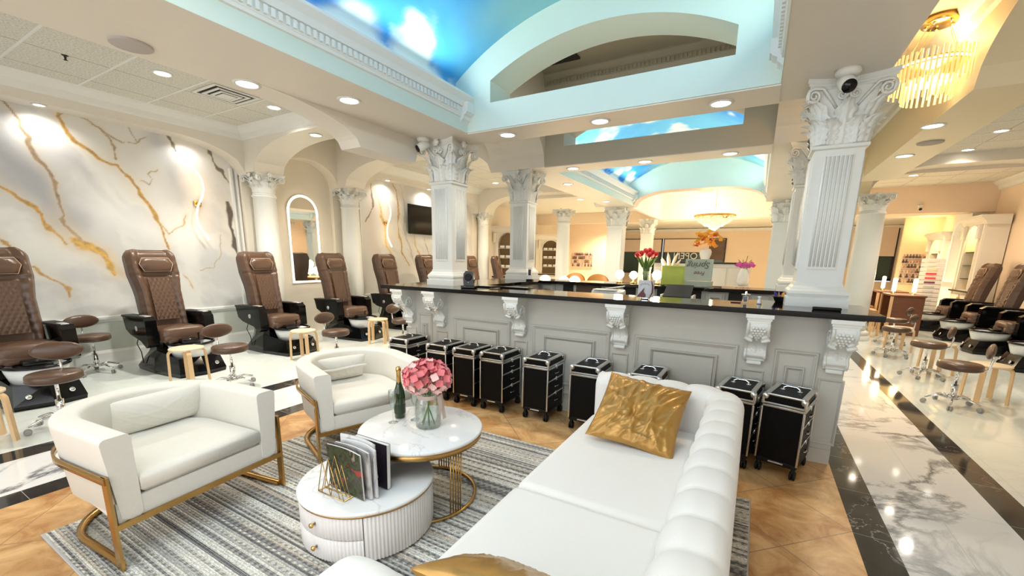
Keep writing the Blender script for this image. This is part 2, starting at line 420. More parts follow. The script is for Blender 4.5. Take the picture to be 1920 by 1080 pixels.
def floor_piece(x0, x1, y0, y1, m_, z0=-0.08, z1=0.0):
    struct('floor', MB().box(x0, x1, y0, y1, z0, z1), m_)
YB, YF = -3.4, 22.0
floor_piece(-3.95, 0.68, YB, 4.12, TRAV)
floor_piece(-4.15, -3.95, YB, YF, DARKF); floor_piece(-4.82, -4.15, YB, YF, MARBF); floor_piece(-5.06, -4.82, YB, YF, DARKF)
floor_piece(XL - 0.1, -5.06, YB, YF, TILEW)
floor_piece(0.68, 0.87, YB, YF, DARKF); floor_piece(0.87, 1.55, YB, YF, MARBF); floor_piece(1.55, 1.74, YB, YF, DARKF); floor_piece(1.74, XR + 0.1, YB, YF, TILEW)
floor_piece(-3.95, 0.68, 4.12, YF, TILEW)

# ---- left wall with the two marble murals
def mural(y0, y1, z0, z1, veins, clouds, seed, name, x=XL):
    nY = int((y1 - y0) / 0.0125); nZ = int((z1 - z0) / 0.0125)
    ys = np.linspace(y0, y1, nY); zs = np.linspace(z0, z1, nZ); Y, Z = np.meshgrid(ys, zs, indexing='ij')
    v = np.stack([np.full(Y.size, x), Y.ravel(), Z.ravel()], 1)
    i = np.arange(nY - 1)[:, None] * nZ + np.arange(nZ - 1)[None, :]
    f = np.stack([i, i + nZ, i + nZ + 1, i + 1], -1).reshape(-1, 4)
    me = bpy.data.meshes.new(name); me.from_pydata(v.tolist(), [], f.tolist()); me.update()
    wx = (fbm(Y * 2.2, Z * 2.2, 5, seed) - 0.5) * 0.30; wz = (fbm(Y * 2.2 + 40, Z * 2.2 + 9, 5, seed + 11) - 0.5) * 0.30
    Yw, Zw = Y + wx, Z + wz
    n = fbm(Y * 1.1 + 3, Z * 1.1, 5, seed + 2); n2 = fbm(Yw * 1.6 + Zw * 1.3, Zw * 1.0 - Yw * 0.6, 5, seed + 5)
    col = np.stack([0.74 + 0 * n, 0.74 + 0 * n, 0.71 + 0 * n], -1)
    g = ss(0.50, 0.66, n2)[..., None] * 0.55
    col = col * (1 - g) + np.array([0.50, 0.51, 0.52]) * g
    for (pts, wd, cc, st) in clouds:
        d, _ = poly_dist(Yw, Zw, pts); k = (np.exp(-(d / wd) ** 2) * st)[..., None]
        col = col * (1 - k) + np.array(cc) * k
    for (pts, wd, cc, st) in veins:
        d, p = poly_dist(Yw, Zw, pts)
        loc_w = wd * (0.35 + 1.3 * vnoise(p * 9 + seed, p * 0 + 1, seed + 3))
        k = (1 - ss(loc_w * 0.4, loc_w, d)) * st
        halo = np.exp(-(d / (wd * 3.2)) ** 2) * 0.32 * st
        h = np.array([0.72, 0.58, 0.36]); halo = halo[..., None]; k = k[..., None]
        col = col * (1 - halo) + h * halo
        c2 = np.array(cc) * (0.55 + 0.9 * fbm(Y * 30, Z * 30, 3, seed + 8))[..., None]
        col = col * (1 - k) + c2 * k
    o = link_obj(name, me, MURAL); set_pattern(o, np.clip(col.reshape(-1, 3), 0, 1)); o['kind'] = 'structure'
    for p in me.polygons: p.use_smooth = True
    return o
MURAL = attr_mat('marble_mural', 0.45)
GO = (0.48, 0.27, 0.05); BR = (0.30, 0.20, 0.10); GY = (0.36, 0.34, 0.31); DK = (0.05, 0.035, 0.02)
_V1 = [
    ([(1.69, 3.34), (1.81, 3.11), (1.84, 2.9), (1.91, 2.7), (1.97, 2.49), (1.98, 2.26), (2.0, 2.1), (2.0, 1.97), (2.09, 1.8), (2.15, 1.7), (2.27, 1.56), (2.39, 1.39), (2.43, 1.23)], 0.022, BR, 0.9),
    ([(1.56, 2.42), (1.66, 2.29), (1.78, 2.19), (1.87, 2.09), (1.88, 1.98), (1.9, 1.89), (1.98, 1.76), (2.04, 1.65)], 0.022, GO, 0.95),
    ([(1.47, 1.83), (1.52, 1.77), (1.59, 1.67)], 0.026, GO, 0.9),
    ([(1.71, 1.4), (1.77, 1.28), (1.85, 1.18), (1.93, 1.07), (1.93, 0.93)], 0.022, GO, 0.85),
    ([(2.31, 3.38), (2.23, 3.23), (2.25, 3.09), (2.31, 2.94), (2.45, 2.88), (2.57, 2.79), (2.71, 2.71), (2.81, 2.6), (2.9, 2.49), (2.97, 2.37), (3.04, 2.2), (3.11, 2.08), (3.15, 1.9), (3.18, 1.66)], 0.028, GO, 0.95),
    ([(2.22, 3.23), (2.37, 3.28), (2.5, 3.25), (2.57, 3.17), (2.63, 3.01), (2.67, 2.81)], 0.014, BR, 0.8),
    ([(2.5, 3.23), (2.62, 3.17), (2.7, 3.12), (2.86, 3.18), (2.9, 3.26), (2.99, 3.3)], 0.012, BR, 0.7),
    ([(2.79, 3.37), (2.84, 3.27), (2.87, 3.23)], 0.009, DK, 0.5),
    ([(2.91, 2.6), (3.01, 2.58), (3.04, 2.69), (3.0, 2.75), (3.11, 2.87)], 0.009, BR, 0.6),
    ([(3.13, 2.08), (3.23, 1.94), (3.4, 2.03), (3.45, 2.24)], 0.012, GO, 0.7),
    ([(3.3, 3.38), (3.34, 3.26), (3.39, 3.1)], 0.028, DK, 0.8),
    ([(3.94, 3.27), (3.99, 3.14), (4.03, 2.98), (4.14, 2.79)], 0.022, DK, 0.8),
    ([(4.09, 2.52), (4.12, 2.31), (4.14, 2.04), (4.15, 1.77), (4.16, 1.54)], 0.05, DK, 0.9),
    ([(3.93, 1.9), (3.87, 1.67), (3.79, 1.41), (3.58, 1.34)], 0.012, BR, 0.5),
    ([(3.36, 1.24), (3.42, 1.15), (3.46, 0.98)], 0.015, GO, 0.6),
    ([(2.1, 1.7), (2.19, 1.6), (2.29, 1.49), (2.38, 1.38), (2.43, 1.27)], 0.06, (0.60, 0.36, 0.08), 0.9),
]
_V2 = [
    ([(7.38, 3.1), (7.5, 2.7), (7.61, 2.34), (7.73, 1.96), (7.84, 1.64), (8.0, 1.31)], 0.035, (0.70, 0.48, 0.16), 0.85),
    ([(8.11, 3.39), (8.27, 2.9), (8.3, 2.39), (8.36, 1.99), (8.6, 1.59), (8.89, 1.16)], 0.03, GY, 0.6),
    ([(7.93, 3.3), (8.05, 2.88), (8.06, 2.37), (8.13, 1.98), (8.15, 1.71), (8.49, 1.31)], 0.035, GO, 0.85),
    ([(7.34, 3.21), (7.17, 2.54), (7.09, 2.3)], 0.03, DK, 0.7),
    ([(8.62, 2.14), (8.71, 1.86), (8.91, 1.59), (9.01, 1.3)], 0.035, GO, 0.7),
    ([(9.14, 2.02), (9.24, 1.74), (9.3, 1.44)], 0.02, DK, 0.5),
]
_CL1 = [([(1.35, 3.2), (1.62, 2.75), (1.9, 2.3), (2.05, 1.9)], 0.19, (0.34, 0.35, 0.38), 0.85), ([(3.1, 3.3), (3.35, 2.9), (3.4, 2.5)], 0.14, (0.46, 0.48, 0.52), 0.65),
        ([(2.15, 2.75), (2.5, 2.35), (2.85, 2.05)], 0.07, (0.50, 0.50, 0.52), 0.6), ([(2.7, 1.75), (3.0, 1.3), (3.1, 0.9)], 0.10, (0.55, 0.56, 0.54), 0.5), ([(3.5, 2.6), (3.8, 2.2), (3.95, 1.8)], 0.16, (0.62, 0.58, 0.55), 0.5),
        ([(2.5, 2.2), (2.9, 2.0), (3.3, 1.9)], 0.25, (0.85, 0.85, 0.83), 0.6), ([(2.2, 1.6), (2.5, 1.3)], 0.10, (0.62, 0.40, 0.14), 0.45), ([(3.6, 3.3), (3.8, 2.7)], 0.3, (0.86, 0.82, 0.78), 0.6)]
_CL2 = [([(7.2, 3.1), (7.3, 2.0), (7.5, 1.2)], 0.16, (0.72, 0.60, 0.55), 0.5), ([(8.4, 3.2), (8.6, 2.2)], 0.2, (0.62, 0.60, 0.57), 0.5)]
mural(-0.4, 4.36, 0.66, 3.42, _V1, _CL1, 21, 'wall_left')
mural(6.6, 11.3, 0.66, 3.42, _V2, _CL2, 51, 'wall_left')
struct('wall_left', MB().box(XL - 0.12, XL - 0.004, YB, YF, 0, 4.3), CREAM)
struct('wall_left', MB().box(XL - 0.003, XL + 0.012, 4.36, 6.6, 0.0, 3.55), CREAM)
# low wainscot, chair rail and baseboard of the left wall
WAIN = mat('wainscot_paint', (0.62, 0.66, 0.60), 0.5)
for (a, b_) in ((YB, 4.3), (6.62, 11.3), (11.3, YF)):
    struct('wall_left', MB().box(XL - 0.002, XL + 0.02, a, b_, 0, 0.66), WAIN)
    struct('trim_1', MB().prism([(XL, 0.60), (XL + 0.03, 0.61), (XL + 0.035, 0.63), (XL + 0.06, 0.65), (XL + 0.06, 0.68), (XL, 0.69)], a, b_), WHITE)
    struct('baseboard_left', MB().prism([(XL, 0), (XL + 0.05, 0), (XL + 0.05, 0.17), (XL + 0.035, 0.2), (XL, 0.22)], a, b_), WHITE)
# the arcade layer in front of the left wall: three bays
XF = -7.67
def bay_front(y0, y1, zs, rise, x0, x1, ztop, mt, name='wall_left'):
    us = lin(y0, y1, 41)
    def zb(u):
        q = abs((u - (y0 + y1) / 2) / ((y1 - y0) / 2)); k = 0.62
        if (y1 - y0) < 3: k = 0.0
        if q <= k: return zs + rise
        w = (q - k) / (1 - k); return zs + rise * math.sqrt(max(0, 1 - w * w))
    struct(name, MB().strip(us, zb, ztop, x0, x1, 'y'), mt)
bay_front(-1.2, 4.30, 2.90, 0.42, XL, XF, TILEZ, BEAM)
bay_front(4.78, 6.12, 2.93, 0.44, XL, XF, 3.95, CREAM)
bay_front(6.72, 11.2, 2.90, 0.42, XL, XF, TILEZ, BEAM)
for (a, b_) in ((4.30, 4.78), (6.12, 6.72), (11.2, 11.75)):
    struct('wall_left', MB().box(XL, XL + 0.10, a, b_, 0, 3.0), CREAM)
    struct('wall_left', MB().box(XL, XF, a, b_, 2.93, 3.95), BEAM)
# narrow fluted strips beside the murals
for yy in (4.16, 4.24, 6.78, 6.86):
    struct('trim_2', MB().box(XL, XL + 0.05, yy, yy + 0.035, 0.69, 3.0), WHITE)

# ---- back wall of the room (behind the camera) and the far end
struct('wall_front', MB().box(XL - 0.1, -6.4, YB - 0.1, YB, 0, 4.3).box(-6.4, 3.4, YB - 0.1, YB, 0, 0.5).box(-6.4, 3.4, YB - 0.1, YB, 3.2, 4.3).box(3.4, XR + 0.1, YB - 0.1, YB, 0, 4.3), CREAM)
struct('wall_right', MB().box(XR, XR + 0.12, YB, YF, 0, 4.3), PEACH)
struct('wall_back', MB().box(XL, -7.2, YF, YF + 0.12, 0, 4.3).box(-7.2, -1.35, YF, YF + 0.12, 0, 0.9).box(-7.2, -1.35, YF, YF + 0.12, 2.58, 4.3).box(-1.35, 3.25, YF, YF + 0.12, 0, 4.3)
       .box(3.25, 4.62, YF, YF + 0.12, 0, 0.85).box(3.25, 4.62, YF, YF + 0.12, 3.1, 4.3).box(4.62, XR, YF, YF + 0.12, 0, 4.3), PEACH)
PANE = mat('window_night_glass', (0.05, 0.09, 0.09), 0.08, var=0.5, scale=0.7, coat=0.3)
SHADE = mat('roller_shade', (0.86, 0.70, 0.56), 0.8, var=0.03)
FRAMEB = mat('black_frame', (0.02, 0.018, 0.016), 0.4)
k = 1
for (x0, x1, z0, z1, zs) in ((-7.15, -6.85, 0.9, 2.55, 9), (-6.8, -4.15, 0.9, 2.58, 1.95), (-4.1, -1.35, 0.9, 2.58, 1.95), (3.3, 4.6, 0.9, 3.08, 1.85)):
    w = struct('window_%d' % k, MB().box(x0, x1, YF + 0.02, YF + 0.05, z0, z1), PANE)
    fr = MB().box(x0, x0 + 0.09, YF - 0.05, YF + 0.02, z0, z1).box(x1 - 0.09, x1, YF - 0.05, YF + 0.02, z0, z1).box(x0, x1, YF - 0.05, YF + 0.02, z1 - 0.06, z1).box(x0, x1, YF - 0.05, YF + 0.02, z0, z0 + 0.07)
    fr.build('window_frame', FRAMEB, w)
    if zs < 5: MB().box(x0 + 0.05, x1 - 0.05, YF - 0.09, YF - 0.075, zs, z1 - 0.03).build('roller_shade', SHADE, w)
    k += 1
struct('trim_3', MB().prism([(YF, 2.9), (YF - 0.05, 2.92), (YF - 0.12, 3.02), (YF, 3.05)], XL, XR, 'x'), WHITE)
SHOPL = mat('shop_letter_white', (0.85, 0.83, 0.80), 0.5)

# ---- ceilings
def crown(poly, a, b_, axis, mt=None, name='trim_4'):
    struct(name, MB().prism(poly, a, b_, axis), mt or WHITE)
def tile_ceiling_mat():
    mt = bpy.data.materials.new('acoustic_tile'); mt.use_nodes = True; N = mt.node_tree.nodes; L = mt.node_tree.links; b = N['Principled BSDF']
    tc = N.new('ShaderNodeTexCoord'); br = N.new('ShaderNodeTexBrick'); br.offset = 0; br.inputs['Scale'].default_value = 1.0
    br.inputs['Brick Width'].default_value = 0.685; br.inputs['Row Height'].default_value = 0.685; br.inputs['Mortar Size'].default_value = 0.005; br.inputs['Mortar Smooth'].default_value = 0
    mp = N.new('ShaderNodeMapping'); mp.inputs['Location'].default_value = (6.53, -1.60, 0); L.new(tc.outputs['Object'], mp.inputs[0]); L.new(mp.outputs[0], br.inputs['Vector'])
    nz = N.new('ShaderNodeTexNoise'); nz.inputs['Scale'].default_value = 55; nz.inputs['Detail'].default_value = 5; L.new(tc.outputs['Object'], nz.inputs['Vector'])
    rp = N.new('ShaderNodeValToRGB'); rp.color_ramp.elements[0].position = 0.36; rp.color_ramp.elements[0].color = (0.56, 0.55, 0.49, 1); rp.color_ramp.elements[1].position = 0.6; rp.color_ramp.elements[1].color = (0.76, 0.75, 0.68, 1)
    L.new(nz.outputs['Fac'], rp.inputs[0])
    mx = N.new('ShaderNodeMix'); mx.data_type = 'RGBA'; L.new(br.outputs['Fac'], mx.inputs['Factor']); L.new(rp.outputs[0], mx.inputs['A']); mx.inputs['B'].default_value = (0.22, 0.20, 0.17, 1)
    L.new(mx.outputs['Result'], b.inputs['Base Color']); b.inputs['Roughness'].default_value = 0.9
    return mt
ATILE = tile_ceiling_mat()
CEILW = mat('ceiling_white', (0.80, 0.77, 0.69), 0.6, var=0.02)
# left aisle
for (a, b_) in ((YB, 4.28), (6.6, 11.3)):
    struct('ceiling', MB().box(-7.97, -3.9, a, b_, TILEZ, TILEZ + 0.05), ATILE)
    crown([(XF, TILEZ), (XF, TILEZ - 0.17), (XF + 0.03, TILEZ - 0.15), (XF + 0.05, TILEZ - 0.09), (XF + 0.12, TILEZ - 0.03), (XF + 0.14, TILEZ)], a, b_, 'y')
struct('ceiling', MB().box(-7.97, -3.6, 4.28, 6.6, 3.92, 3.98), CEILW)
for (yc, s) in ((4.28, -1), (6.6, 1)):
    crown([(yc, TILEZ), (yc, TILEZ - 0.17), (yc + s * 0.03, TILEZ - 0.15), (yc + s * 0.05, TILEZ - 0.09), (yc + s * 0.12, TILEZ - 0.03), (yc + s * 0.14, TILEZ)], XF, -3.9, 'x')
for (a, b_, xa, xb) in ((YB, 4.2, XF + 0.1, -3.92), (6.7, 11.2, XF + 0.1, -3.92), (YB, 6.0, 1.8, 4.85), (6.7, 11.2, 1.8, 4.85), (11.8, 15.4, 1.8, 4.85)):
    y = 1.60 - 0.685 * 7; mb = MB()
    while y < b_:
        if y > a: mb.box(xa, xb, y - 0.012, y + 0.012, TILEZ - 0.006, TILEZ)
        y += 0.685
    struct('trim_7', mb, WHITE)
def flat_arch(u, u0, u1, zs, rise, k):
    q = abs((u - (u0 + u1) / 2) / ((u1 - u0) / 2))
    if q <= k: return zs + rise
    w = (q - k) / (1 - k); return zs + rise * math.sqrt(max(0, 1 - w * w))
def cross_beam(y0, y1, x0, x1, ztop, mt, zs=2.93, rise=0.46, k=0.25, name='ceiling'):
    struct(name, MB().strip(lin(x0, x1, 49), lambda u: flat_arch(u, x0, x1, zs, rise, k), ztop, y0, y1, 'x'), mt)
cross_beam(4.28, 4.80, -7.45, -3.92, 3.95, BEAM); cross_beam(6.10, 6.60, -7.45, -3.92, 3.95, BEAM); cross_beam(11.25, 11.75, -7.45, -3.92, 3.95, BEAM)
for y0 in (4.28, 6.10, 11.25): struct('ceiling', MB().box(XF - 0.02, -7.45, y0, y0 + 0.5, SOF, 3.95), BEAM)
# arcade between aisle and walkway (left), with the hanging pier
def arcade_z(u):
    if u < 2.15: return SOF
    if u < 3.2: w = (u - 2.15) / 1.05; return SOF - 0.26 * (1 - math.sqrt(max(0, 1 - w * w)))
    if u < 4.1: return SOF - 0.26
    return SOF
struct('ceiling', MB().strip(lin(YB, 2.15, 3) + lin(2.2, 3.2, 26) + [4.0, 4.1, 4.101, 4.8], arcade_z, 4.2, -3.92, -3.63, 'y'), BEAM)
def row_arch(y0, y1, x0, x1, mt, rise=0.5, ztop=4.2, zs=2.93):
    struct('ceiling', MB().strip(lin(y0, y1, 41), lambda u: flat_arch(u, y0, y1, zs, rise, 0.2), ztop, x0, x1, 'y'), mt)
row_arch(4.8, 6.1, -3.92, -3.63, BEAM); 
struct('ceiling', MB().box(-3.92, -3.63, 6.1, 6.6, SOF, 4.2), BEAM)
row_arch(6.6, 11.25, -3.92, -3.63, BEAM, 0.42)
struct('ceiling', MB().box(-3.92, -3.63, 11.25, 11.75, SOF, 4.2), BEAM)
# main beams over the columns
struct('ceiling', MB().box(-3.63, -2.94, YB, 4.53, SOF, 3.25).box(-3.63, -3.14, YB, 4.53, 3.25, 4.2), BEAM)
row_arch(4.53, 6.05, -3.63, -2.94, BEAM, 0.5)
struct('ceiling', MB().box(-3.63, -2.94, 6.05, 11.7, SOF, 3.3), BEAM)
struct('ceiling', MB().box(-3.63, -3.14, 6.5, 11.7, 3.3, 4.2), BEAM)
struct('ceiling', MB().box(0.0, 0.66, YB, 4.53, SOF, 3.25).box(0.2, 0.66, YB, 4.53, 3.25, 4.2), BEAM)
row_arch(4.53, 6.05, 0.0, 0.66, BEAM, 0.5)
struct('ceiling', MB().box(0.0, 0.66, 6.05, 11.7, SOF, 3.3), BEAM)
struct('ceiling', MB().box(0.2, 0.66, 6.5, 11.7, 3.3, 4.2), BEAM)
# beams across the room with the arched openings above
OPL, OPR = -2.64, -0.34
def tymp(y0, y1, face, back):
    mb = MB()
    mb.box(-2.94, 0.0, y0, y1, SOF, 3.19)
    mb.box(-2.94, OPL, y0, y1, 3.19, 3.25); mb.box(OPR, 0.0, y0, y1, 3.19, 3.25); mb.box(-3.12, OPL, y0, y1, 3.25, 4.25); mb.box(OPR, 0.18, y0, y1, 3.25, 4.25)
    mb.strip(lin(OPL, OPR, 41), lambda u: seg_arch(u, OPL, OPR, 3.40, 0.29), 4.25, y0, y1, 'x')
    struct('ceiling', mb, face)
tymp(4.08, 4.50, COVE_TINT, None)
tymp(6.05, 6.50, TAUPE, None)
struct('ceiling', MB().box(-2.94, 0.0, 4.502, 4.53, SOF, 3.17), BEAM)
struct('ceiling', MB().box(-2.94, 0.0, 4.09, 4.53, SOF - 0.012, SOF - 0.001), BEAM)
struct('ceiling', MB().box(-2.94, 0.0, 6.05, 6.5, SOF - 0.012, SOF - 0.001), BEAM)
struct('ceiling', MB().box(-3.0, 0.06, 4.5, 6.05, 4.15, 4.2), TAUPE)
def dentils(mb, a0, a1, pitch, fn, w=0.5):
    n = int(abs(a1 - a0) / pitch)
    for i in range(n):
        a = a0 + (a1 - a0) * (i + 0.5) / n; fn(mb, a - pitch * w / 2, a + pitch * w / 2)
mb = MB().prism([(6.05, 3.95), (6.02, 3.95), (6.0, 4.0), (5.98, 4.0), (5.98, 4.06), (5.93, 4.13), (5.93, 4.15), (6.05, 4.15)], -2.94, 0.0, 'x')
dentils(mb, -2.94, 0.0, 0.05, lambda m_, a, b_: m_.box(a, b_, 5.955, 5.98, 4.005, 4.05))
struct('trim_5', mb, TAUPE)
# tray faces and cornices
def tray(y0, y1, yend):
    for s, xe in ((1, -2.94), (-1, 0.0)):
        mb = MB()
        P = lambda d, z: (xe + s * d, z)
        mb.prism([P(0, 3.055), P(0.02, 3.06), P(0.025, 3.08), P(0.03, 3.085), P(0.03, 3.15), P(0.05, 3.155), P(0.055, 3.17), P(0.065, 3.20), P(0.09, 3.235), P(0.10, 3.25), P(0.10, 3.27), P(-0.02, 3.27), P(-0.02, 3.25), P(0, 3.2)], y0, y1, 'y')
        dentils(mb, y0, y1 - 0.2, 0.05, lambda m_, a, b_: m_.box(min(xe + s * 0.03, xe + s * 0.05), max(xe + s * 0.03, xe + s * 0.05), a, b_, 3.095, 3.145))
        mb.box(min(xe, xe + s * .10), max(xe, xe + s * .10), y1 - 0.13, y1, 3.10, 3.20)
        mb.prism([(xe, 3.10), (xe + s * 0.09, 3.10), (xe + s * 0.08, 3.085), (xe + s * 0.05, 3.07), (xe + s * 0.045, 3.04), (xe + s * 0.02, 3.02), (xe, 2.99)], y1 - 0.13, y1, 'y')
        struct('trim_6', mb, WHITE)
        struct('ceiling', MB().box(min(xe + s * 0.0005, xe + s * 0.004), max(xe + s * 0.0005, xe + s * 0.004), y0, y1 - 0.001, SOF - 0.0015, 3.06), COVE_TINT)
tray(YB, 4.08, 0); tray(6.5, 11.3, 0)
SKYM = attr_mat('sky_mural', 0.7)
def sky_vault(y0, y1, xa, xb, zs, zap, seed, cloudy):
    nU, nV = 150, int((y1 - y0) / 0.03)
    us = np.linspace(0, 1, nU); vs = np.linspace(y0, y1, nV)
    # profile: vertical frieze then segmental vault
    h = (xb - xa) / 2; cx = (xa + xb) / 2; rise = zap - zs; R = (h * h + rise * rise) / (2 * rise)
    prof = []
    for u in us:
        if u < 0.08: prof.append((xa, 3.2 + (zs - 3.2) * u / 0.08))
        elif u > 0.92: prof.append((xb, 3.2 + (zs - 3.2) * (1 - u) / 0.08))
        else:
            x = xa + (xb - xa) * (u - 0.08) / 0.84; prof.append((x, zap - (R - math.sqrt(max(0, R * R - (x - cx) ** 2)))))
    vv = []; 
    for (x, z) in prof:
        for y in vs: vv.append((x, y, z))
    i = np.arange(nU - 1)[:, None] * nV + np.arange(nV - 1)[None, :]
    f = np.stack([i, i + 1, i + nV + 1, i + nV], -1).reshape(-1, 4)
    me = bpy.data.meshes.new('ceiling'); me.from_pydata(vv, [], f.tolist()); me.update()
    A = np.array(vv); X, Y, Z = A[:, 0], A[:, 1], A[:, 2]
    s_ = np.repeat(np.array([0.0 + u for u in us]), nV)
    n = fbm(X * 0.7 + 5, Y * 0.55 + Z, 6, seed); n2 = fbm(X * 1.6 + 9, Y * 1.3 + Z * 1.3, 5, seed + 4)
    t = ss(-2.9, -0.6, X)[:, None]
    deep = np.array([0.02, 0.27, 0.70]); lightb = np.array([0.16, 0.58, 0.88])
    g = ss(0.3, 0.7, n)[:, None]
    col = deep * (1 - g) + lightb * g
    band = np.exp(-((Z - 3.42) / 0.16) ** 2) * (s_ < 0.5)
    low = (np.minimum(s_, 1 - s_) < 0.22)
    c = ss(0.53 - cloudy, 0.66 - cloudy, n2 + 0.13 * np.exp(-((Z - 3.27 - 0.16 * (vnoise(Y * 0.9 + 3, Y * 0, seed) - 0.4)) / 0.10) ** 2))[:, None]
    h = 3.32 + 0.24 * np.exp(-((Y - y1 + 1.35) / 0.42) ** 2) + 0.16 * np.exp(-((Y - y1 + 2.4) / 0.5) ** 2) + 0.22 * (fbm(Y * 2.6, Z * 2 + X, 5, seed + 9) - 0.5) - 0.10 * ss(y1 - 0.9, y1 - 0.3, Y)
    c2 = (ss(-0.05, 0.05, h - Z) * (s_ < 0.6))[:, None]; c = np.maximum(c, c2)
    white = np.array([0.86, 0.92, 0.90])
    col = col * (1 - c) + white * c
    end = ss(0.75, 0.25, y1 - Y)[:, None] * ss(-2.9, -2.2, X)[:, None] * 0.7
    col = col * (1 - end) + np.array([0.36, 0.66, 0.62]) * end
    o = link_obj('ceiling', me, SKYM); set_pattern(o, np.clip(col, 0, 1)); o['kind'] = 'structure'
    for p in me.polygons: p.use_smooth = not (abs(p.normal.z) < 0.2)
sky_vault(YB, 4.08, -3.09, 0.15, 3.45, 3.97, 31, 0.0)
sky_vault(6.5, 11.32, -3.09, 0.15, 3.45, 3.97, 71, 0.02)
# end wall of the second tray: open arch below
struct('ceiling', MB().strip(lin(-2.94, 0.0, 41), lambda u: flat_arch(u, -2.94, 0.0, 2.95, 0.33, 0.35), 4.25, 11.32, 11.7, 'x').box(-3.12, -2.94, 11.32, 11.7, 3.3, 4.25).box(0.0, 0.18, 11.32, 11.7, 3.3, 4.25), COVE_TINT)
struct('ceiling', MB().strip(lin(-2.94, 0.0, 41), lambda u: flat_arch(u, -2.94, 0.0, 2.94, 0.33, 0.35), lambda u: flat_arch(u, -2.94, 0.0, 2.952, 0.33, 0.35), 11.318, 11.702, 'x'), mat('arch_edge_pink', (0.86, 0.68, 0.58), 0.5))
# right walkway ceilings and arcade
YEL = mat('vault_cream', (0.84, 0.74, 0.52), 0.5, var=0.02)
struct('ceiling', MB().box(0.66, 1.3, YB, 11.7, 3.62, 3.68), YEL)
crown([(0.66, 3.62), (0.66, 3.45), (0.69, 3.47), (0.71, 3.53), (0.78, 3.59), (0.80, 3.62)], 4.6, 11.7, 'y')
crown([(1.3, 3.62), (1.3, 3.45), (1.27, 3.47), (1.25, 3.53), (1.18, 3.59), (1.16, 3.62)], YB, 11.7, 'y')
def rz(u):
    if u < 4.9: w = min(1, (4.9 - u) / 1.6); return SOF + 0.55 * math.sqrt(max(0, 1 - (1 - w) ** 2))
    return SOF
struct('ceiling', MB().strip(lin(YB, 3.2, 3) + lin(3.3, 4.9, 30) + [6.2, 9.4], rz, 4.2, 1.3, 1.78, 'y'), YEL)
row_arch(9.4, 11.25, 1.3, 1.78, YEL, 0.4)
struct('ceiling', MB().strip(lin(0.66, 1.3, 21), lambda u: arch(u, 0.4, 1.3, 2.93, 0.42), 4.2, 8.9, 9.4, 'x'), YEL)
for (a, b_) in ((YB, 6.1), (6.6, 11.25), (11.75, 15.5)):
    struct('ceiling', MB().box(1.78, XR, a, b_, TILEZ, TILEZ + 0.05), ATILE)
cross_beam(6.1, 6.6, 1.78, 4.7, 4.0, BEAM, zs=3.0, rise=0.42, k=0.3); cross_beam(11.25, 11.75, 1.78, 4.7, 4.0, BEAM, zs=3.0, rise=0.42, k=0.3)
crown([(XR, TILEZ), (XR, TILEZ - 0.2), (XR - 0.04, TILEZ - 0.18), (XR - 0.07, TILEZ - 0.1), (XR - 0.16, TILEZ - 0.03), (XR - 0.18, TILEZ)], YB, 15.5, 'y')
# far room: bulkhead and ceilings
struct('ceiling', MB().box(0.66, XR, 15.5, 16.0, 2.9, 4.2), PEACH)
struct('ceiling', MB().box(XL, -3.14, 11.75, 16.0, 3.3, 3.4), CEILW)
struct('ceiling', MB().box(-3.14, 0.66, 11.7, 16.0, 4.2, 4.26), WHITE)
struct('ceiling', MB().box(-3.2, -3.1, 11.7, 16.0, 2.95, 4.2).box(0.56, 0.66, 11.7, 16.0, 2.95, 4.2).box(-3.1, 0.56, 15.9, 16.0, 2.95, 4.2), WHITE)
struct('ceiling', MB().box(XL, XR, 16.0, YF, 3.05, 3.1), CEILW)
struct('ceiling', MB().box(XL, -3.2, 15.95, 16.1, 2.9, 4.2).box(-3.2, XR, 15.95, 16.1, 2.9, 3.1), mat('bulkhead_edge', (0.86, 0.72, 0.56), 0.5))
struct('ceiling', MB().box(0.66, XR, 11.7, 11.75, 3.35, 4.2), CREAM)
struct('ceiling', MB().box(XL - 0.1, XR + 0.1, YB, YF, 4.28, 4.4), CEILW)
struct('wall_back', MB().box(4.05, XR, 18.9, 19.0, 0, 3.05), mat('corner_yellow_wall', (0.86, 0.72, 0.48), 0.5))
point('corner_glow', (4.5, 18.5, 2.7), 8, (1.0, 0.75, 0.35), 0.1)

# ================================================================== COLUMNS
def leaf(mb, M, w, h, curl=0.06, nu=13, nv=17):
    def fn(u, v):
        e = (u - 0.5) * 2
        wid = w * (0.62 + 0.5 * math.sin(PI * min(1, v * 0.95 + 0.12))) * (1 + 0.17 * math.cos(v * 26)) * 0.5
        if v > 0.85: wid *= 1 - (v - 0.85) * 2.2
        z = h * (v - 0.22 * max(0, v - 0.72) ** 2 / 0.078 * 0.55)
        out = 0.012 + curl * 0.25 * v + curl * max(0, (v - 0.45) / 0.55) ** 2.2 + 0.013 * math.cos(e * PI * 3.0 + 2.2 * abs(e) * math.sin(v * 26)) * (0.4 + v * 0.6) - 0.026 * e * e
        return (e * wid, -out, z)
    mb.grid(fn, nu, nv, True, M)
def spiral(mb, M, R, r, side=1, turns=1.9, n=26, tail=None):
    pts = []; rad = []
    if tail: pts += tail; rad += [r] * len(tail)
    for i in range(n):
        t = i / (n - 1); a = PI / 2 - side * t * turns * 2 * PI; q = R * (1 - t * 0.82)
        pts.append((q * math.cos(a), 0, q * math.sin(a))); rad.append(r * (1 - 0.35 * t))
    mb.tube(pts, rad, 6, M=M)
def sq(mb, prof, M=None):
    return mb.lathe([(a * math.sqrt(2), z) for a, z in prof], 4, (M or Matrix.Identity(4)) @ Matrix.Rotation(PI / 4, 4, 'Z'), False)
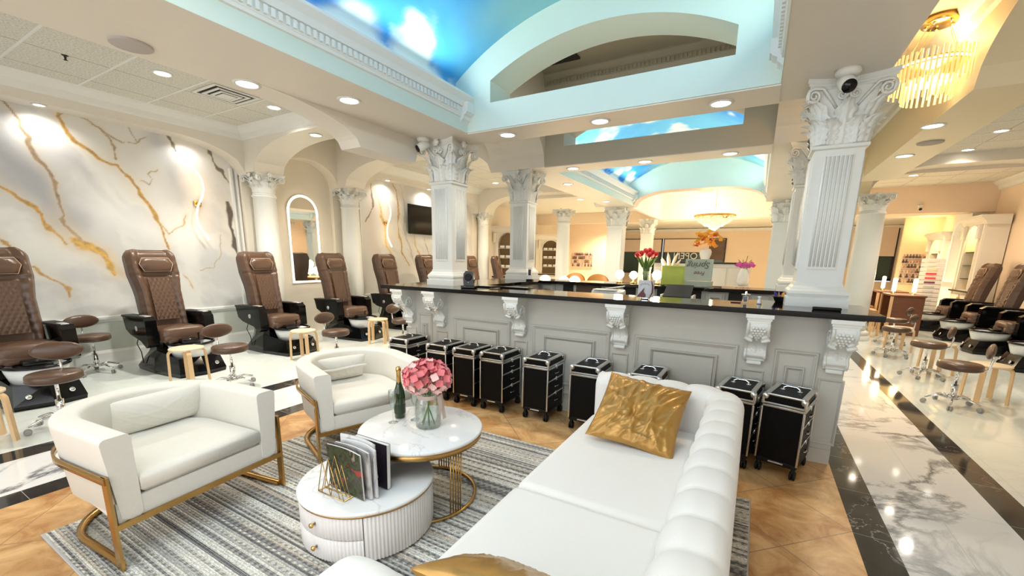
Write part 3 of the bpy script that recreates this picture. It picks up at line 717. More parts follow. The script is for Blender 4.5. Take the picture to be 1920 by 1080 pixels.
def capital_mesh(hw, hh, rnd=False, flare=0.12, low=False):
    """origin at its foot"""
    mb = MB(); H = hh
    if rnd:
        mb.lathe([(hw * 1.02, 0), (hw * 1.12, 0.012), (hw * 1.12, 0.03), (hw * 0.98, 0.04), (hw * 0.98, H * 0.6), (hw * 1.15, H * 0.86)], 20)
    else:
        sq(mb, [(hw + 0.004, 0), (hw + 0.022, 0.008), (hw + 0.022, 0.03), (hw + 0.002, 0.036), (hw, H * 0.55), (hw + 0.03, H * 0.86)])
    top = hw + flare
    # abacus with hollow sides
    ab = []; n = 10
    for s_ in range(4):
        for i in range(n):
            t = i / n; e = -1 + 2 * t; x = e * top; y = -(top - 0.045 * (1 - e * e) * 2.0 * (top / 0.27)); 
            if i == 0: x, y = -top * 0.97, -top * 0.97
            a = s_ * PI / 2; ab.append((x * math.cos(a) - y * math.sin(a), x * math.sin(a) + y * math.cos(a)))
    for (z0, z1, k) in ((H * 0.86, H * 0.90, 0.93), (H * 0.90, H * 0.935, 0.965), (H * 0.935, H, 1.0)):
        mb.prism([(x * k, y * k) for x, y in ab], z0, z1, 'z')
    rc = hw
    for q in range(4):
        R = Matrix.Rotation(q * PI / 2, 4, 'Z')
        if rnd:
            for k in range(2):
                Q = Matrix.Rotation(q * PI / 2 + k * PI / 4, 4, 'Z')
                leaf(mb, Q @ T(0, -rc * 0.98, 0.04), hw * 0.85, H * 0.40, 0.055, 7, 7)
                leaf(mb, Q @ Matrix.Rotation(PI / 8, 4, 'Z') @ T(0, -rc * 0.98, 0.05), hw * 0.8, H * 0.62, 0.08, 7, 8)
        else:
            for x in (-hw * 0.55, hw * 0.55): leaf(mb, R @ T(x, -hw, 0.04), hw * 0.98, H * 0.38, 0.075, 13, 17)
            leaf(mb, R @ T(0, -hw + 0.004, 0.04), hw * 0.9, H * 0.66, 0.095, 13, 19)
            leaf(mb, R @ Matrix.Rotation(PI / 4, 4, 'Z') @ T(0, -hw * 1.36, 0.04), hw * 0.8, H * 0.40, 0.075, 11, 15)
            leaf(mb, R @ Matrix.Rotation(PI / 4, 4, 'Z') @ T(0, -hw * 1.34, 0.05), hw * 0.8, H * 0.68, 0.115, 11, 17)
        vr = 0.052 * (top / 0.27); zc = H * 0.76
        for s_ in (-1, 1):   # corner volutes, on both faces of each corner, and the small inner pair
            tail = [(-s_ * (top * 0.62), 0.02, -H * 0.16), (-s_ * (top * 0.42), 0.01, -H * 0.03), (-s_ * top * 0.2, 0, vr * 0.96)]
            spiral(mb, R @ T(s_ * (top - vr * 1.15), -(top - vr * 0.75), zc) @ Matrix.Rotation(-s_ * 0.35, 4, 'Z'), vr, 0.011 * top / 0.27, s_, tail=tail)
            spiral(mb, R @ T(s_ * vr * 0.72, -(top * 0.83 - 0.02), zc - 0.004), vr * 0.66, 0.009 * top / 0.27, -s_)
        mb.sphere((0, 0, 0), 0.034 * top / 0.27, 8, 6, (1.1, 0.6, 1), M=R @ T(0, -(top * 0.86), H * 0.94))
        for k in range(6):
            a = k * PI / 3; mb.sphere((0, 0, 0), 0.016 * top / 0.27, 6, 4, M=R @ T(0.03 * math.cos(a) * top / .27, -(top * 0.86), H * 0.94 + 0.03 * math.sin(a) * top / .27))
    return mb
def square_column(x, y, z0, label, fluted=True, hw=0.155, capz=2.44):
    t = thing('column', label, 'column', (x, y, z0))
    h = capz - z0; ztop = SOF - z0
    b = MB(); sq(b, [(0.21, 0), (0.21, 0.068), (0.205, 0.07), (0.192, 0.072), (0.200, 0.085), (0.205, 0.105), (0.200, 0.125), (0.185, 0.138), (0.180, 0.15), (0.165, 0.165), (0.160, 0.19)])
    b.build('column_base', COLW, t)
    MB().box(-hw, hw, -hw, hw, 0.19, h).build('shaft', COLW, t)
    for q in range(4):
        R = Matrix.Rotation(q * PI / 2, 4, 'Z'); p = MB(); w = hw * 0.60
        p.box(-w, w, -hw - 0.012, -hw + 0.001, 0.30, h - 0.03, M=R)
        nf = 7
        for i in range(nf):
            c = -w + 2 * w * (i + 0.5) / nf; p.tube([(c, -hw - 0.010, 0.32), (c, -hw - 0.010, h - 0.05)], w / nf * 0.72, 6, M=R)
        p.build('fluted_panel', COLW, t)
    c = capital_mesh(hw, ztop - h); c.build('capital', COLW, t, loc=(0, 0, h))
    return t
square_column(-3.42, 4.36, 1.24, 'white square column with carved capital on the left end of the front counter, camera on its capital')
square_column(0.44, 4.36, 1.24, 'largest white square column with fluted panel on the right end of the front counter')
square_column(-3.42, 6.30, 1.24, 'white square column standing on the left end of the back counter')
square_column(0.44, 6.30, 1.24, 'white square column half hidden behind the largest column, on the back counter')
def round_column(x, y, label, hw=0.19, capz=2.57, hh=None):
    t = thing('column', label, 'column', (x, y, 0))
    MB().lathe([(hw * 1.4, 0), (hw * 1.4, 0.1), (hw * 1.2, 0.11), (hw * 1.3, 0.14), (hw * 1.3, 0.17), (hw * 1.08, 0.2)], 28).build('column_base', COLW, t)
    MB().lathe([(hw * 1.04, 0.2), (hw * 1.03, 1.0), (hw, 1.8), (hw * 0.93, capz - 0.03), (hw * 1.02, capz - 0.02), (hw * 1.02, capz)], 32).build('shaft', COLW, t)
    capital_mesh(hw * 0.86, SOF + 0.0 - capz, True, flare=0.10).build('capital', COLW, t, loc=(0, 0, capz))
    return t
round_column(-7.64, 4.54, 'round white column beside the first marble mural, left of the arched mirror')
round_column(-7.64, 6.36, 'round white column between the arched mirror and the second marble mural')
round_column(-7.64, 11.45, 'round white wall column at the far end of the second marble mural', 0.17)
round_column(-4.93, 11.5, 'round white column beyond the left end of the back counter', 0.19)
round_column(1.88, 11.3, 'thick round white column standing behind the largest square column at right', 0.23)
def far_square(x, y, label, hw=0.2, capz=2.42):
    t = thing('column', label, 'column', (x, y, 0))
    b = MB(); sq(b, [(hw + 0.06, 0), (hw + 0.06, 0.25), (hw + 0.03, 0.28), (hw, 0.34)]); b.build('column_base', COLW, t)
    s_ = MB().box(-hw, hw, -hw, hw, 0.34, capz)
    for q in range(4): s_.box(-hw * 0.6, hw * 0.6, -hw - 0.012, -hw, 0.5, capz - 0.06, M=Matrix.Rotation(q * PI / 2, 4, 'Z'))
    s_.build('shaft', COLW, t); capital_mesh(hw, SOF - capz, flare=0.09).build('capital', COLW, t, loc=(0, 0, capz))
far_square(-3.42, 11.6, 'far square white column left of the red tulips')
far_square(-3.42, 15.3, 'small distant white column right behind the red tulips', 0.18)
far_square(0.40, 11.6, 'far square white column left of the two big right-hand columns')

# ================================================================== RECEPTION COUNTER
PANELW = mat('counter_paint', (0.56, 0.55, 0.50), 0.42, var=0.03)
rc = thing('reception_counter', 'long white panelled reception counter with carved corbels under black top', 'counter', (-1.6, 4.3, 0))
def cl(mb): 
    mb.v = [(v[0] + 1.6, v[1] - 4.3, v[2]) for v in mb.v]; return mb
def ring(mb, x0, x1, z0, z1, y, w=0.045, d=0.022):
    """mitred moulding frame standing off the wall plane y"""
    prof = [(0, 0.0), (0, -d * 0.45), (w * 0.12, -d * 0.6), (w * 0.22, -d), (w * 0.45, -d), (w * 0.6, -d * 0.7), (w * 0.85, -d * 0.45), (w, -d * 0.25), (w, 0.0)]
    vs = []; n = len(prof)
    for (cx, cz, sx, sz) in ((x0, z0, 1, 1), (x1, z0, -1, 1), (x1, z1, -1, -1), (x0, z1, 1, -1)):
        vs += [(cx + sx * a, y + dy, cz + sz * a) for a, dy in prof]
    fs = []
    for i in range(4):
        j = (i + 1) % 4
        for k in range(n): fs.append((i * n + k, i * n + (k + 1) % n, j * n + (k + 1) % n, j * n + k))
    mb.add(vs, fs)
cl(MB().box(-3.84, 0.67, 4.0, 4.29, 0.0, 1.195).box(-3.84, -2.8, 4.29, 4.55, 0.0, 1.195).box(-0.05, 0.67, 4.29, 4.55, 0.0, 1.195)).build('counter_body', PANELW, rc)
cl(MB().box(-3.84, 0.67, 3.985, 4.0, 0.0, 0.12)).build('plinth', PANELW, rc)
for (x0, x1) in ((-3.10, -2.30), (-2.04, -1.17), (-0.94, -0.06)):
    m_ = MB(); ring(m_, x0, x1, 0.18, 0.90, 4.0); m_.box(x0 + 0.185, x1 - 0.185, 3.985, 4.0, 0.325, 0.755); ring(m_, x0 + 0.15, x1 - 0.15, 0.29, 0.79, 4.0, 0.03, 0.03)
    cl(m_).build('wall_panel', PANELW, rc)
for (x0, x1) in ((0.20, 0.50), (-3.66, -3.42)):
    m_ = MB(); ring(m_, x0, x1, 0.18, 0.90, 4.0, 0.035); ring(m_, x0 + 0.08, x1 - 0.08, 0.30, 0.77, 4.0, 0.03, 0.03)
    cl(m_).build('wall_panel', PANELW, rc)
for x in (-3.27, -2.17, -1.07, 0.06, 0.60, -3.77):
    m_ = MB(); ring(m_, x - 0.085, x + 0.085, 0.16, 0.70, 4.0, 0.02, 0.014); cl(m_).build('wall_panel', PANELW, rc)
def corbel(x):
    m_ = MB(); w = 0.07
    # S-profile seen from the side (y outwards negative, z)
    pr = []
    N = 34
    for i in range(N + 1):
        t = i / N; z = 1.125 - 0.335 * t
        d = 0.21 * (0.5 + 0.5 * math.cos(PI * min(1, t * 1.25))) * (1 + 0.15 * math.sin(t * PI)) + 0.035 + 0.035 * math.exp(-((t - 0.86) / 0.08) ** 2)
        pr.append((4.0 - d, z))
    poly = [(4.0, 1.125)] + pr + [(4.0, 0.77)]
    m_.prism(poly, x - w, x + w, 'x', smooth=False)
    for (d, z0, z1, ww) in ((0.26, 1.165, 1.195, 0.095), (0.245, 1.145, 1.165, 0.085), (0.235, 1.12, 1.145, 0.078)): m_.box(x - ww, x + ww, 4.0 - d, 4.0, z0, z1)
    m_.rbox(x - 0.055, x + 0.055, 3.945, 4.0, 0.755, 0.785, 0.008, 2)
    for s_ in (-1, 1):   # rolled edges and side scroll
        m_.tube([(x + s_ * w, p[0] - 0.002, p[1]) for p in pr], 0.012, 6)
        spiral(m_, T(x + s_ * (w + 0.004), 3.875, 1.035) @ Matrix.Rotation(PI / 2, 4, 'Z'), 0.06, 0.011, 1)
        spiral(m_, T(x + s_ * (w + 0.004), 3.955, 0.83) @ Matrix.Rotation(PI / 2, 4, 'Z'), 0.03, 0.008, -1)
        for k in range(4): leaf(m_, T(x + s_ * 0.032, 3.79 + k * 0.012, 1.06 - 0.03 * k, ry=s_ * (0.5 + 0.25 * k)), 0.04, 0.07, 0.02, 5, 5)
    o_ = MB(); o_.v = m_.v; o_.f = m_.f; o_.mi = m_.mi; o_.sm = m_.sm
    g = MB()
    for r_, cnt in enumerate((4, 5, 4, 3, 2, 1)):
        for i in range(cnt):
            z = 1.085 - r_ * 0.021; t = (1.125 - z) / 0.335
            d = 0.21 * (0.5 + 0.5 * math.cos(PI * min(1, t * 1.25))) * (1 + 0.15 * math.sin(t * PI)) + 0.035
            g.sphere((x + (i - (cnt - 1) / 2) * 0.022, 4.0 - d - 0.004, z), 0.0125, 8, 6)
    lf = MB(); leaf(lf, T(x, 3.955, 0.83, rx=-0.1), 0.08, 0.10, 0.02)
    c = cl(o_).build('corbel', COLW, rc)
    g.v = [(v[0] + 1.6, v[1] - 4.3, v[2]) for v in g.v]
    g.build('grape_carving', COLW, c); cl(lf).build('leaf_carving', COLW, c)
for x in (-3.77, -3.27, -2.17, -1.07, 0.06, 0.60): corbel(x)
ct = MB().prism([(-4.02, 3.74), (0.80, 3.74), (0.80, 4.58), (-0.09, 4.58), (-0.09, 4.32), (-2.76, 4.32), (-2.76, 4.58), (-4.02, 4.58)], 1.198, 1.24, 'z').build('countertop', GRAN)
tag(ct, 'long polished black granite countertop along the front counter', 'countertop')
# inner counter: left return and back run with drawers
bc = thing('back_counter', 'white back counter with drawers and dark pigeonholes inside the reception island', 'counter', (-1.5, 6.3, 0))
def bl(mb): mb.v = [(v[0] + 1.5, v[1] - 6.3, v[2]) for v in mb.v]; return mb
bl(MB().box(-3.74, 0.84, 6.25, 6.6, 0, 1.19).box(-3.74, -3.05, 4.75, 6.25, 0, 1.19)).build('counter_body', CABW, bc)
xs = [(-3.02, -2.78, 'd'), (-2.64, -2.47, 'o'), (-2.42, -2.02, 'b'), (-1.98, -1.78, 'd'), (-1.68, -1.5, 'o'), (-1.42, -1.22, 'd'), (-1.2, -0.84, 'o'), (-0.79, -0.62, 'o'), (-0.56, -0.33, 'd'), (-0.29, -0.1, 'o'), (-0.05, 0.2, 'd')]
for (x0, x1, kd) in xs:
    if kd == 'd':
        d_ = bl(MB().rbox(x0, x1, 6.22, 6.252, 1.045, 1.185, 0.01, 2).rbox(x0 + 0.025, x1 - 0.025, 6.205, 6.225, 1.06, 1.17, 0.01, 2)).build('drawer', CABW, bc)
        cx = (x0 + x1) / 2
        h = MB().tube([(cx - 0.05, 6.205, 1.105), (cx - 0.05, 6.185, 1.105), (cx + 0.05, 6.185, 1.105), (cx + 0.05, 6.205, 1.105)], 0.006, 6); bl(h).build('handle', BRASS, d_)
    else:
        bl(MB().box(x0, x1, 6.238, 6.255, 1.04, 1.185)).build('pigeonhole', mat('pigeonhole_brown', (0.16, 0.10, 0.06), 0.7) if kd == 'b' else DARKV, bc)
for i in range(3): bl(MB().rbox(-3.06, -3.035, 4.9 + i * 0.45, 5.28 + i * 0.45, 0.75, 1.12, 0.01, 2)).build('side_panel', CABW, bc)
bl(MB().box(-3.04, 0.2, 4.6, 6.22, 0.80, 0.84)).build('inner_worktop', GRAN, bc)
bt = MB().rbox(-3.80, 0.90, 6.12, 6.68, 1.195, 1.24, 0.008, 2).build('countertop', GRAN); tag(bt, 'black granite top of the back counter carrying the tulip vase', 'countertop')
lt = MB().prism([(-3.80, 4.585), (-3.0, 4.585), (-3.0, 5.5), (-2.85, 5.75), (-3.0, 6.11), (-3.80, 6.11)], 1.198, 1.24, 'z').build('countertop', GRAN); tag(lt, 'short black granite side countertop joining front and back counters at left', 'countertop')

# ================================================================== CEILING LIGHTS
def downlight(x, y, z, label, power=22, color=NEUT, r=0.075, dz=0.0, lens=None):
    t = thing('ceiling_light', label, 'light', (x, y, z), group=None)
    MB().lathe([(r * 1.35, 0.0), (r * 1.35, -0.006), (r * 1.05, -0.010), (r, -0.004), (r, 0.0)], 24).build('trim_ring', WHITE, t)
    MB().lathe([(r, -0.0045), (0.0, -0.0045)], 24, cap=False).build('lens', lens or LENS, t)
    if power: spot('lamp', (0, 0, -0.03), power, color, 2.5, 0.06, parent=t, blend=1.0)
    return t
DLS = [
 (-3.72, 2.16, SOF, 'recessed downlight in the left beam just past the round speaker', 34, WARM),
 (-3.28, 2.79, SOF, 'recessed downlight in the left beam below the green cornice face', 34, WARM),
 (-2.55, 4.30, SOF - .012, 'recessed downlight in the front cross beam, leftmost of its three', 30, WARM),
 (-1.50, 4.30, SOF - .012, 'recessed downlight in the front cross beam, middle of its three', 34, WARM),
 (-0.43, 4.30, SOF - .012, 'recessed downlight in the front cross beam, rightmost of its three', 34, WARM),
 (-2.57, 6.27, SOF - .012, 'small downlight in the second cross beam, leftmost of its three', 26, WARM),
 (-1.51, 6.27, SOF - .012, 'small downlight in the second cross beam, middle of its three', 26, WARM),
 (-0.46, 6.27, SOF - .012, 'small downlight in the second cross beam, rightmost of its three', 26, WARM),
 (-6.16, 2.62, TILEZ, 'downlight in the tiled ceiling nearer the camera, left of the air vent', 200, NEUT),
 (-6.12, 3.90, TILEZ, 'downlight in the tiled ceiling right of the air vent, by the crown', 200, NEUT),
 (-6.10, 4.52, 3.385, 'downlight under the arched cross beam above the mirror bay', 60, WARM),
 (-6.15, 6.34, 3.385, 'downlight under the second arched cross beam before the television', 60, WARM),
 (-6.54, 10.4, TILEZ, 'downlight in the tiled ceiling between the front and back left columns', 220, WARM),
 (-5.3, 8.4, TILEZ, 'downlight glowing beside the back left column capital', 200, WARM),
 (-3.19, 7.58, SOF, 'bright downlight in the left soffit beside the second sky vault', 90, WARM),
 (-3.30, 10.2, SOF, 'small downlight above the far left square column', 110, WARM),
 (-3.72, 9.6, SOF, 'small downlight in the far left walkway arch', 0, WARM),
 (1.34, 5.95, SOF, 'largest glowing downlight in the right walkway soffit below the chandelier', 90, WARM),
 (1.45, 7.4, SOF, 'glowing downlight in the right walkway soffit beside the oval speaker', 80, WARM),
 (2.99, 9.72, TILEZ, 'bright downlight in the right tiled ceiling nearest the picture edge', 130, NEUT),
 (3.02, 11.02, TILEZ, 'bright downlight in the right tiled ceiling in front of the far crossing beam', 60, WARM),
 (2.6, 12.4, TILEZ, 'downlight beyond the far crossing beam, left one of the lower pair', 100, WARM),
 (2.9, 13.6, TILEZ, 'downlight beyond the far crossing beam, lowest of the cluster', 0, WARM),
 (3.6, 13.3, TILEZ, 'downlight beyond the far crossing beam, right one of the lower pair', 100, WARM),
 (4.0, 12.5, TILEZ, 'small cool downlight beside the far dark ceiling vent', 0, NEUT),
 (3.4, 16.6, 3.05, 'downlight right over the manicure corner window', 420, WARMER),
 (-1.9, 17.0, 3.05, 'small far downlight left of the crystal ceiling chandelier', 480, WARMER),
 (-4.3, 13.2, 3.3, 'far downlight over the polish racks', 480, WARMER),
 (0.3, 18.6, 3.05, 'small far downlight right of the crystal ceiling chandelier', 240, WARMER),
 (-5.6, 17.0, 3.05, 'far downlight near the left end windows', 560, WARMER),
]
for d in DLS: downlight(d[0], d[1], d[2], d[3], d[4], d[5])
# wall washers at the murals
def washer(y, label, p=26, x=-7.77):
    t = thing('ceiling_light', label, 'light', (x, y, 3.318))
    MB().lathe([(0.07, 0.0), (0.07, -0.006), (0.05, -0.008), (0.05, 0)], 20).build('trim_ring', WHITE, t)
    MB().lathe([(0.05, -0.003), (0.0, -0.003)], 20, cap=False).build('lens', LENS, t)
    spot('lamp', (0, 0, -0.03), p, (1.0, 0.96, 0.90), 2.7, 0.05, rot=(0, 0.0, 0), parent=t, blend=0.7)
washer(1.96, 'washer light over the first mural near the left picture edge', 17); washer(3.52, 'washer light over the first mural above the wavy sconce', 10)
washer(7.60, 'washer light over the second mural above its wavy sconce', 18); washer(9.05, 'washer light over the second mural above the television', 22)

# ================================================================== LOUNGE
def rug_mat():
    mt = bpy.data.materials.new('striped_rug'); mt.use_nodes = True; N = mt.node_tree.nodes; L = mt.node_tree.links; b = N['Principled BSDF']
    a = N.new('ShaderNodeAttribute'); a.attribute_name = 'pattern'
    tc = N.new('ShaderNodeTexCoord'); mp = N.new('ShaderNodeMapping'); mp.inputs['Scale'].default_value = (90, 110, 1); L.new(tc.outputs['Object'], mp.inputs[0])
    vo = N.new('ShaderNodeTexVoronoi'); vo.inputs['Scale'].default_value = 1.0; L.new(mp.outputs[0], vo.inputs['Vector'])
    mr = N.new('ShaderNodeMapRange'); mr.inputs[1].default_value = 0.1; mr.inputs[2].default_value = 0.8; mr.inputs[3].default_value = 1.12; mr.inputs[4].default_value = 0.62; L.new(vo.outputs['Distance'], mr.inputs[0])
    mx = N.new('ShaderNodeMix'); mx.data_type = 'RGBA'; mx.blend_type = 'MULTIPLY'; mx.inputs['Factor'].default_value = 1
    cb = N.new('ShaderNodeCombineColor'); 
    for i in range(3): L.new(mr.outputs[0], cb.inputs[i])
    L.new(a.outputs['Color'], mx.inputs['A']); L.new(cb.outputs[0], mx.inputs['B']); L.new(mx.outputs['Result'], b.inputs['Base Color'])
    bp = N.new('ShaderNodeBump'); bp.inputs['Strength'].default_value = 0.6; bp.inputs['Distance'].default_value = 0.006; bp.invert = True; L.new(vo.outputs['Distance'], bp.inputs['Height']); L.new(bp.outputs[0], b.inputs['Normal'])
    b.inputs['Roughness'].default_value = 0.95
    return mt
def rug():
    x0, x1, y0, y1 = -3.36, 0.13, 0.53, 3.05
    nx, ny = 150, 520
    X, Y = np.meshgrid(np.linspace(x0, x1, nx), np.linspace(y0, y1, ny), indexing='ij')
    Z = 0.010 + 0.0025 * np.abs(np.sin(Y * PI / 0.0145))
    v = np.stack([X.ravel(), Y.ravel(), Z.ravel()], 1)
    i = np.arange(nx - 1)[:, None] * ny + np.arange(ny - 1)[None, :]
    f = np.stack([i, i + ny, i + ny + 1, i + 1], -1).reshape(-1, 4)
    me = bpy.data.meshes.new('area_rug'); me.from_pydata(v.tolist(), [], f.tolist()); me.update()
    o = link_obj('area_rug', me, rug_mat()); tag(o, 'grey and ivory striped woven rug under the lounge seats and tables', 'rug')
    r = np.random.RandomState(5); n = int((y1 - y0) / 0.0145) + 2
    pal = np.array([(0.70, 0.68, 0.62), (0.58, 0.56, 0.50), (0.44, 0.43, 0.40), (0.33, 0.32, 0.31), (0.52, 0.46, 0.38), (0.14, 0.14, 0.14)])
    k = r.choice(6, n, p=[0.30, 0.25, 0.20, 0.13, 0.08, 0.04]); row = ((Y - y0) / 0.0145).astype(int)
    c = pal[k[row]]
    # twisted two-tone yarn: darker dashes along some rows
    dash = (np.sin(X * 2 * PI / 0.047 + row * 1.7) > 0.1) & ((row % 4 == 0) | (k[row] == 3))
    c = np.where(dash[..., None], c * 0.40, c * 1.18) * (0.9 + 0.2 * vnoise(X * 9, Y * 9, 4))[..., None]
    set_pattern(o, c.reshape(-1, 3))
    bd = MB().rbox(x0 - 0.008, x1 + 0.008, y0 - 0.012, y1 + 0.012, 0.0, 0.0105, 0.004, 2).build('border', mat('rug_border', (0.5, 0.5, 0.49), 0.95), o)
rug()

def path_sweep(mb, path, section, closed=False, M=None):
    """path: list (x,y,nx,ny,s); section(s, i)-> list (off,z) closed loop; off along (nx,ny)"""
    rows = []
    for (x, y, nx, ny, s) in path:
        rows.append([(x + nx * o, y + ny * o, z) for (o, z) in section(s)])
    n = len(rows[0]); vs = [p for r in rows for p in r]; fs = []
    for i in range(len(rows) - 1):
        for k in range(n):
            k2 = (k + 1) % n; fs.append((i * n + k, i * n + k2, (i + 1) * n + k2, (i + 1) * n + k))
    mb.add(vs, fs, True, M)
    for row in (rows[0][::-1], rows[-1]): mb.add(row, [tuple(range(n))], False, M)
    return mb
def rr_loop(w, z0, z1, r, n=5):
    """rounded rectangle loop centred off 0, z0..z1"""
    pts = []
    for cx, cz, a0 in ((w / 2 - r, z1 - r, 0), (-w / 2 + r, z1 - r, 90), (-w / 2 + r, z0 + r, 180), (w / 2 - r, z0 + r, 270)):
        for k in range(n + 1):
            a = math.radians(a0 + 90 * k / n); pts.append((cx + r * math.cos(a), cz + r * math.sin(a)))
    return pts
def u_path(pts, step=0.02):
    """points (x,y) polyline -> resampled with normals to the right hand side"""
    P = [Vector((x, y)) for x, y in pts]; out = []; s = 0; seg = []
    L = [0]
    for a, b_ in zip(P, P[1:]): L.append(L[-1] + (b_ - a).length)
    n = int(L[-1] / step); j = 0
    for i in range(n + 1):
        q = L[-1] * i / n
        while j < len(L) - 2 and q > L[j + 1]: j += 1
        t = (q - L[j]) / max(1e-9, L[j + 1] - L[j]); p = P[j].lerp(P[j + 1], t); out.append((p, q))
    res = []
    for i, (p, q) in enumerate(out):
        d = (out[min(i + 1, n)][0] - out[max(i - 1, 0)][0]).normalized(); res.append((p.x, p.y, d.y, -d.x, q))
    return res
def sofa():
    t = thing('sofa', 'long white channel-tufted sofa seen from behind its high back, on the rug', 'sofa', (-0.45, 1.86, 0))
    ox, oy = -0.45, 1.86
    W_, Y0, Y1 = 0.20, 0.55, 3.15
    xb = 0.03 - W_ / 2; r = 0.16; pts = []
    ya, yb = Y0 + W_ / 2, Y1 - W_ / 2
    pts.append((-0.95, ya)); 
    for k in range(9):
        a = -PI / 2 + PI / 2 * k / 8; pts.append((xb - r + r * math.cos(a), ya + r + r * math.sin(a)))
    for k in range(9):
        a = PI / 2 * k / 8; pts.append((xb - r + r * math.cos(a), yb - r + r * math.sin(a)))
    pts.append((-0.95, yb))
    path = u_path(pts, 0.0135)
    ch = 0.20
    def sec(s):
        q = abs(math.sin(PI * s / ch)) ** 0.45          # channel swelling, pinched at each seam
        loop = rr_loop(W_, 0.07, 0.755, 0.075, 7); out = []
        for (o, z) in loop:
            o = -o
            k = 0.0
            if z > 0.40: k = min(1, (z - 0.40) / 0.1)
            inner = o < 0.02
            amt = 0.020 * k * (1 if inner else max(0, min(1, (z - 0.69) / 0.05)))
            d = math.hypot(o, max(0, z - 0.68)) or 1
            dirx = o / d; dirz = max(0, z - 0.68) / d
            o2 = o + (q - 1) * amt * (dirx if abs(dirx) > 0.1 else 0); z2 = z + (q - 1) * amt * dirz
            if inner and z > 0.42: o2 -= 0.03 * math.sin(PI * min(1, (z - 0.42) / 0.33))
            out.append((-(-o2), z2))
        return out
    # normals of u_path point to the right of travel = outside here
    b = MB(); path_sweep(b, [(x - ox, y - oy, nx, ny, s) for x, y, nx, ny, s in path], sec)
    b.build('tufted_back', VELVET, t)
    MB().rbox(-0.93 - ox, -0.16 - ox, Y0 + 0.15 - oy, Y1 - 0.15 - oy, 0.07, 0.30, 0.02).build('seat_base', VELVET, t)
    for (a, b_) in ((Y0 + 0.20, 1.742), (1.746, Y1 - 0.20)):
        c = MB().rbox(-0.965 - ox, -0.20 - ox, a - oy, b_ - oy, 0.295, 0.455, 0.045, 4).build('seat_cushion', VELVET, t)
    for (x, y) in ((-0.88, 0.66), (-0.88, 3.04), (-0.06, 0.72), (-0.06, 2.98)):
        MB().lathe([(0.018, 0.012), (0.028, 0.09)], 12, T(x - ox, y - oy, 0)).build('leg', GOLD, t)
sofa()
def pillow_mesh(w, h, t, seed=1, folds=0.0, tuck=None, nu=61, nv=61, pinch=0.06):
    mb = MB(); r = np.random.RandomState(seed); 
    fdir = [(r.rand() * 6.28, 6 + r.rand() * 14, r.rand() * 6.28, 0.5 + r.rand()) for _ in range(7)]
    def P(u, v, s):
        a, b_ = u * 2 - 1, v * 2 - 1
        ex = 1 - pinch * (1 - abs(b_) ** 2) ; ey = 1 - pinch * 1.2 * (1 - abs(a) ** 2)
        q = max(0, (1 - abs(a) ** 2.6)) ** 0.5 * max(0, (1 - abs(b_) ** 2.6)) ** 0.5
        x = a * w / 2 * ex; z = b_ * h / 2 * ey; d = q * t / 2
        if folds:
            f = 0
            for (an, fr, ph, am) in fdir: f += am * (1 - abs(math.sin((math.cos(an) * a + math.sin(an) * b_) * fr * 0.5 + ph + 1.3 * math.sin(a * 2 + an) * math.cos(b_ * 2.3))) ) ** 3
            d += folds * (f / 4 - 0.5) * q ** 0.5
            if tuck:
                dd = math.hypot((a - tuck[0]) * 3.2, (b_ - tuck[1])); d -= 0.03 * math.exp(-(dd / 0.22) ** 2)
        return (x, s * d, z)
    mb.grid(lambda u, v: P(u, v, -1), nu, nv); mb.grid(lambda u, v: P(u, v, 1), nu, nv)
    return mb
p = pillow_mesh(0.54, 0.54, 0.17, 4, 0.034, (-0.1, -0.15)).build('throw_pillow', SATIN, loc=(-0.56, 2.655, 0.625)); p.rotation_euler = (-0.95, 0.10, 0.02)
tag(p, 'crumpled gold satin throw pillow leaning at the far end of the sofa', 'pillow')
p = pillow_mesh(0.47, 0.47, 0.17, 9, 0.012, None).build('throw_pillow', SATIN, loc=(-0.53, 0.955, 0.60)); p.rotation_euler = (0.95, 0.04, 0.06)
tag(p, 'gold satin pillow cut by the bottom edge of the picture, near arm of the sofa', 'pillow')

